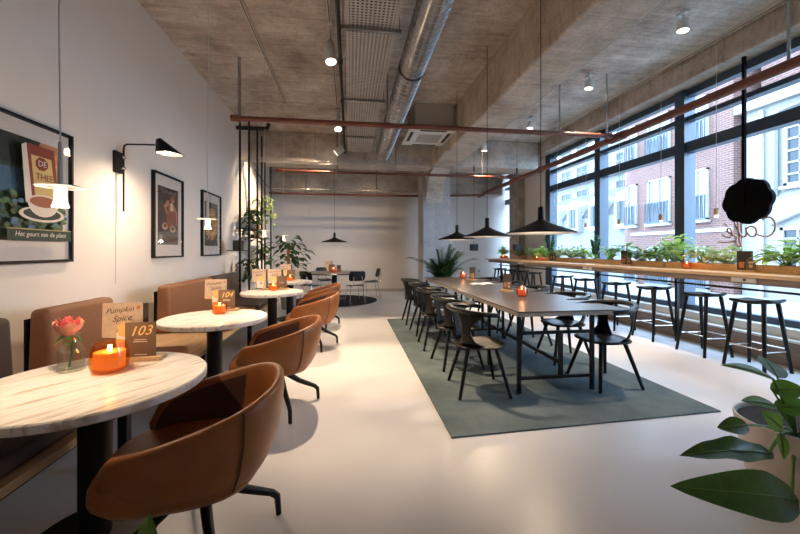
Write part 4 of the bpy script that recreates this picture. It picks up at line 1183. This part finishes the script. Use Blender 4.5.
# long table
ZL = TZ+.0005
candle(2.08,4.15,ZL,'copper glass candle nearest on the long table',s=1.25)
menu_stand(2.16,4.75,ZL,R(-60),'oak menu stand with dark cards on the long table behind the near candle',dark=True)
candle(2.24,6.95,ZL,'copper glass candle at the far end of the long table',s=1.25)
menu_stand(2.3,6.6,ZL,R(-62),'dark menu card stand at the far end of the long table',dark=True)
t = empty('water_bottle', (2.33,6.3,ZL), 'small clear bottle with dark cap near the far end of the long table', 'bottle')
MB().lathe([(.03,0),(.033,.01),(.033,.11),(.014,.145),(.013,.175),(.0,.175)], (2.33,6.3,ZL), 20).build('bottle', M['bottle'], t, smooth=45)
MB().cyl((2.33,6.3,ZL+.176),(2.33,6.3,ZL+.2),.016).build('cap', M['carddark'], t)
b = MB(); g = []
for i in range(9):
    u = -1+2*i/8; g.append([Vector((2.17+.02*v+u*.2, 5.75+v*.15+u*.04, ZL+.004+.012*math.sin(PI*abs(u)))) for v in (-1,0,1)])
b.grid(g); tag(b.build('magazine', M['paperw'], smooth=60, solid=.004), 'open white magazine lying on the long table', 'magazine')
# bar
ZB = BZ+.0005
menu_stand(4.72,3.72,ZB,R(-50),'dark menu cards in a stand on the bar right of the scalloped sign',dark=True,s=1.05)
menu_stand(4.72,5.62,ZB,R(-50),'dark menu stand on the bar left of the tall lime plant',dark=True,s=1.05)
menu_stand(4.72,7.9,ZB,R(-50),'dark menu stand on the bar under the tall fleshy plant',dark=True,s=1.05)
menu_stand(4.72,9.3,ZB,R(-50),'dark menu stand far along the bar by the wall strip',dark=True,s=1.05)
candle(4.68,4.45,ZB,'copper glass candle on the bar right of the tall lime plant')
candle(4.68,8.55,ZB,'copper glass candle on the bar by the last window post')
candle(4.7,10.6,ZB,'copper glass candle at the far end of the bar')

# ------------------------------------------------------------------ far round table and chairs
fx,fy = -.42,9.95
t = empty('round_table', (fx,fy,0), 'large round dark topped table standing on the round rug', 'table')
MB().lathe([(.84,.715),(.85,.72),(.85,.74),(.84,.745),(0,.745)], (fx,fy,0), 64).build('tabletop', M['tabletop'], t, smooth=30)
MB().lathe([(.07,.03),(.07,.714)], (fx,fy,0), 24).build('column', M['black'], t, smooth=40)
MB().lathe([(.3,.013),(.3,.025),(.07,.03)], (fx,fy,0), 36).build('foot_plate', M['black'], t, smooth=30)
def side_chair():
    t = empty('shell_chair', (0,0,0), 'x', 'chair', 'black chairs around the far round table')
    # faces +X
    g = []
    for i in range(7):
        u = -1+2*i/6; g.append([Vector((.2*v*(1-.1*u*u), .21*u*(1-.08*v*v), .455-.015*(1-u*u)+(.02*v*v if v < 0 else -.015*v*v))) for v in (-1,-.5,0,.5,1)])
    b = MB(); b.grid(g); b.build('seat', M['black'], t, smooth=60, solid=.02, subsurf=1)
    g = []
    for i in range(7):
        u = -1+2*i/6; g.append([Vector((-.23+.05*u*u-.03*v, .22*u*(1-.12*v*v), .69+.125*v)) for v in (-1,-.5,0,.5,1)])
    b = MB(); b.grid(g); b.build('backrest', M['black'], t, smooth=60, solid=.018, subsurf=1)
    for sy in (-1,1):
        MB().tube([(.17,.15*sy,.45),(.2,.2*sy,0)], .009, 8).build('leg', M['chrome'], t)
        MB().tube([(-.13,.15*sy,.45),(-.22,.2*sy,0)], .009, 8).build('leg', M['chrome'], t)
        MB().tube([(.1,.15*sy,.43),(-.2,.15*sy,.43),(-.25,.13*sy,.5),(-.245,.1*sy,.68)], .009, 8).build('back_post', M['chrome'], t, smooth=50)
    return t
sc = side_chair()
for i,(x,y,rz,lb) in enumerate([(.12,9.15,R(108),'black shell chair with its back to the camera at the far round table'),
      (.6,10.2,R(190),'black shell chair at the right of the far round table'),
      (-.98,9.35,R(52),'black shell chair at the left of the far round table'),
      (-.75,10.95,R(-70),'black shell chair behind the far round table')]):
    if i == 0: sc.location = (x,y,.013); sc.rotation_euler.z = rz; sc['label'] = lb
    else: dup(sc,(x,y,.013),rz,lb)
candle(fx-.02,fy-.1,.7455,'copper glass candle on the far round table',s=1.3)
menu_stand(fx-.05,fy+.1,.7455,R(10),'menu stand with kraft card on the far round table',number='',kraft=('Pumpkin','Spice'))
menu_stand(fx+.12,fy+.02,.7455,R(-10),'small dark menu card on the far round table',dark=True,s=.8)

# ------------------------------------------------------------------ plant rack
RX = -2.0
ry = [6.95,7.55,8.2,8.6,8.9,9.55]
t = empty('plant_rack', (RX,8.2,0), 'tall black steel post rack with shelves beside the left wall', 'rack')
for i,y in enumerate(ry):
    MB().bx(RX-.016,RX+.016,y-.016,y+.016,0,3.95 if y < 8.9 else 3.47).build('post', M['black'], t)
SH = [(6.95,7.55,1.33),(6.95,8.2,.78),(7.55,8.9,1.78),(8.2,9.55,2.2),(8.2,9.55,1.12),(6.95,9.55,.4),(8.2,9.55,1.62)]
for a,c,z in SH: MB().bx(RX-.24,RX+.016,a,c,z,z+.015).build('shelf', M['black'], t)
def trailing(x,y,z,label,mat,n=60,w=.22,h=.3,drop=.3,name='trailing_plant'):
    t = empty(name, (x,y,z), label, 'plant', 'plants on the steel rack')
    MB().lathe([(.06,.0),(.085,.13),(.075,.13),(.0,.12)], (x,y,z), 16).build('pot', M['potgrey'], t, smooth=40)
    rnd = random.Random(int(y*977)); b = MB(); st = MB()
    for k in range(n):
        a = rnd.uniform(0,2*PI); rr = rnd.random()**.6
        zz = z+.13+h*rnd.random()*(1-.5*rr)
        if rr > .75: zz = z+.1-drop*rnd.random()
        p = (x+w*rr*math.cos(a)*.8, y+w*1.3*rr*math.sin(a), zz)
        b.leaf(p,(math.cos(a),math.sin(a),rnd.uniform(-.5,.5)),.13*rnd.uniform(.7,1.2),.08,.5,4,.2)
        if k % 5 == 0: st.tube([(x,y,z+.12),p],[.005,.003],5)
    b.build('foliage', M[mat], t, smooth=80); st.build('stem', M['stem'], t)
trailing(-2.08,8.1,1.796,'dark trailing plant on the upper rack shelf','leafD',90,.25,.35,.35)
trailing(-2.08,9.1,2.216,'lime trailing plant on the topmost rack shelf','leafY',90,.28,.38,.35)
trailing(-2.08,7.75,.796,'dark bushy plant low on the rack','leafD',90,.26,.28,.1,'bushy_plant')
trailing(-2.08,9.0,1.136,'grey green bushy plant mid rack','leafM',70,.24,.28,.15,'bushy_plant')
tag(MB().bx(-2.16,-2.03,7.05,7.3,1.346,1.53).build('storage_box', M['carddark'], bevel=.006), 'dark grey box on the rack shelf', 'box')
tag(MB().bx(-2.16,-2.02,8.5,8.68,1.636,1.98).build('wooden_crate', M['oak_x'], bevel=.004), 'upright orange wooden box on the rack shelf', 'box')
tag(MB().lathe([(.05,0),(.07,.05),(.07,.2),(.05,.26),(.035,.26),(.035,.25),(0,.24)],(-2.08,7.2,.7955),18).build('jug', M['potgrey'], smooth=40), 'grey jug low on the rack', 'jug')

# leafy plant with coir pole
px,py = -1.4,8.55
t = empty('climbing_plant', (px,py,0), 'tall dark leafy plant on coir pole behind the farthest marble table', 'plant')
MB().lathe([(.15,0),(.19,.34),(.17,.34),(0,.3)], (px,py,0), 24).build('pot', M['potgrey'], t, smooth=40)
MB().cyl((px,py,.3),(px,py,1.5),.035,n=12).build('coir_pole', M['moss'], t)
rnd = random.Random(5); b = MB(); st = MB()
for k in range(95):
    a = rnd.uniform(0,2*PI); rr = .08+.37*rnd.random(); z = .75+.95*rnd.random()
    rr *= (1.1-abs(z-1.2)*.8)
    p = (px+rr*math.cos(a), py+rr*math.sin(a), z)
    b.leaf(p,(math.cos(a),math.sin(a),rnd.uniform(-.3,.4)),.19*rnd.uniform(.7,1.2),.11,.5,5,.2)
    if k % 3 == 0: st.tube([(px,py,z-.1),p],[.006,.004],5)
b.build('foliage', M['leafD'], t, smooth=80); st.build('stem', M['stem'], t)

# ------------------------------------------------------------------ palm by the column
px,py = 2.26,8.6
t = empty('potted_palm', (px,py,0), 'bushy dark green potted palm in front of the concrete column', 'plant')
MB().lathe([(.17,0),(.22,.4),(.2,.4),(0,.36)], (px,py,0), 24).build('pot', M['potgrey'], t, smooth=40)
MB().cyl((px,py,.355),(px,py,.37),.19).build('soil', M['soil'], t)
rnd = random.Random(11)
for k in range(48):
    a = 2*PI*k/48*5+rnd.uniform(-.15,.15); lean = rnd.uniform(.1,.72); L = rnd.uniform(.55,1.22)
    b = MB(); pts = []
    for i in range(9):
        u = i/8
        pts.append(Vector((px+math.cos(a)*lean*L*u**1.4, py+math.sin(a)*lean*L*u**1.4, .37+L*(u-.28*lean*1.6*u*u*u))))
    b.tube(pts,[.008-.0006*i for i in range(9)],5)
    for i in range(2,9):
        d = (pts[i]-pts[i-1]).normalized(); sd = d.cross(Vector((math.cos(a+PI/2),math.sin(a+PI/2),0)))
        lat = Vector((math.cos(a+PI/2),math.sin(a+PI/2),0))
        for f in (0,.33,.66):
            p = pts[i-1].lerp(pts[i],f)
            for sg in (-1,1):
                b.leaf(p,lat*sg+d*.7+Vector((0,0,.1)),(.3)*(1-.35*abs(i-5)/4),.045,.4,3,.1,'blade')
    b.build('frond', M['leafP'], t, smooth=80)

# second glossy green plant beside the palm, on the floor
plant('fern','small lighter green plant at the right foot of the palm',2.85,8.5,.0,'broad',.75,.22,'floor plants')

# ------------------------------------------------------------------ big potted plant, lower right
px,py = 2.56,1.74
t = empty('potted_philodendron', (px,py,0), 'large leaved green plant in beige pot at the lower right corner', 'plant')
MB().lathe([(.2,0),(.225,.02),(.28,.35),(.28,.36),(.268,.36),(.26,.33),(0,.33)], (px,py,0), 48).build('pot', M['pot'], t, smooth=40)
MB().cyl((px,py,.331),(px,py,.338),.258,n=32).build('soil', M['soil'], t)
def big_leaf(base, tip, width, nrm, droop=.15, fold=.12, wave=.0, mat='leafB', bend=0):
    """leaf blade from base to tip; nrm: the side its face turns to"""
    base = Vector(base); tip = Vector(tip); d = tip-base; L = d.length; d.normalize()
    nrm = Vector(nrm); nrm = (nrm-d*nrm.dot(d)).normalized(); sd = d.cross(nrm)
    rows = []; n = 14
    for i in range(n+1):
        v = i/n
        w = width/2*(math.sin(PI*v**.7)**.8 if 0 < v < 1 else 0)
        back = -.06*L*math.exp(-(v/.12)**2)
        c = base+d*L*v+nrm*droop*L*math.sin(PI*v)
        row = []
        for j in range(7):
            q = -1+2*j/6
            p = c+sd*w*q+nrm*(fold*w*abs(q)**1.5+wave*w*math.sin(v*16+q*2)*abs(q))+d*back*abs(q)
            row.append(p)
        rows.append(row)
    b = MB(); b.grid(rows)
    o = b.build('leaf', M[mat], t, smooth=80)
    b = MB(); b.tube([base+d*L*v+nrm*(droop*L*math.sin(PI*v)+.002) for v in [i/10 for i in range(11)]],[.005-.0004*i for i in range(11)],5); b.build('midrib', M['stem'], o)
def stalk(a, c, r=.007, sag=.04):
    a = Vector(a); c = Vector(c); m = (a+c)/2+Vector((0,0,sag))
    MB().tube([a,a.lerp(m,.5)+Vector((0,0,sag*.3)),m,m.lerp(c,.5)+Vector((0,0,sag*.2)),c],r,6).build('stalk', M['stem'], t, smooth=60)
S0 = (px-.14,py-.08,.33)
LV = [((2.24,1.55,.075),(1.535,1.55,.205),.21,(-.1,-.85,.55),.13,.14,.05),     # big lowest leaf
      ((2.14,1.58,.30),(1.61,1.57,.335),.13,(.05,-.45,.9),.05,.3,.16),          # curled leaf above it
      ((1.995,1.57,.46),(1.80,1.55,.47),.085,(-.1,-.75,.6),.03,.15,0),
      ((2.14,1.56,.69),(1.83,1.56,.775),.075,(0,-.45,.9),.05,.2,0),             # upper slender leaf
      ((2.16,1.57,.55),(1.95,1.56,.59),.075,(0,-.5,.8),.03,.2,0),
      ((2.19,1.56,.44),(2.06,1.55,.535),.09,(-.2,-.9,.2),.02,.15,0),
      ((2.19,1.6,.62),(2.33,1.55,.63),.1,(0,-.8,.6),.02,.15,0),
      ((2.24,1.62,.52),(2.36,1.5,.55),.1,(0,-.8,.6),.02,.15,0),
      ((2.2,1.57,.4),(2.15,1.52,.3),.07,(0,-.9,.4),.02,.15,0),
      ((2.5,1.5,.5),(2.75,1.45,.42),.18,(0,-.6,.8),.04,.15,0),
      ((2.5,1.8,.6),(2.65,2.0,.66),.14,(0,-.6,.8),.04,.15,0)]
for ex,ey,ez in ((2.3,1.66,.62),(2.38,1.7,.56),(2.34,1.62,.5)): stalk(S0,(ex,ey,ez),.011,.03)
for k,(ba,ti,w,nr,dr,fo,wa) in enumerate(LV):
    big_leaf(ba,ti,w,nr,dr,fo,wa,'leafB' if k in (0,1,2,9,10) else 'leafM'); stalk(S0,ba,.008 if k < 2 else .0055,.05 if k < 2 else .02)
# leaf tip poking in at the bottom edge, from a plant below the camera
tx,ty = -.66,1.28
t = empty('floor_plant', (tx,ty,0), 'small green plant whose leaf tip pokes in at the bottom edge', 'plant')
MB().lathe([(.07,0),(.09,.1),(.08,.1),(0,.09)], (tx,ty,0), 20).build('pot', M['pot'], t, smooth=40)
big_leaf((tx+.0,ty,.2),(tx+.0,ty+.02,.475),.12,(0,-1,.1),.03,.2,.04,'leafM'); MB().tube([(tx,ty,.08),(tx,ty,.22)],.005,6).build('stalk', M['stem'], t)
big_leaf((tx+.03,ty,.1),(tx+.12,ty-.05,.25),.09,(0,-1,.3),.03,.2,.0,'leafM')

# ------------------------------------------------------------------ light
w = bpy.data.worlds.new('overcast_sky'); scene.world = w; w.use_nodes = True
bg = w.node_tree.nodes['Background']; bg.inputs['Color'].default_value = (.5,.73,1,1); bg.inputs['Strength'].default_value = 9.6
for i in range(1,5):
    l = bpy.data.lights.new('sky_portal', 'AREA'); l.shape = 'RECTANGLE'; l.size = ys[i+1]-ys[i]; l.size_y = 3.4; l.cycles.is_portal = True
    o = bpy.data.objects.new('sky_portal', l); COL.objects.link(o); o.location = (5.6,(ys[i]+ys[i+1])/2,2.15); o.rotation_euler = (0,PI/2,0)
    o.rotation_euler = Vector((-1,0,0)).to_track_quat('-Z','Z').to_euler()

vs = scene.view_settings
vs.view_transform = 'Standard'; vs.look = 'None'; vs.gamma = 1; vs.exposure = .72; vs.use_curve_mapping = False
scene.cycles.use_denoising = True
scene.cycles.max_bounces = 10; scene.cycles.diffuse_bounces = 5; scene.cycles.transparent_max_bounces = 16
scene.cycles.caustics_reflective = False; scene.cycles.caustics_refractive = False
scene.cycles.sample_clamp_indirect = 2.5; scene.cycles.sample_clamp_direct = 40
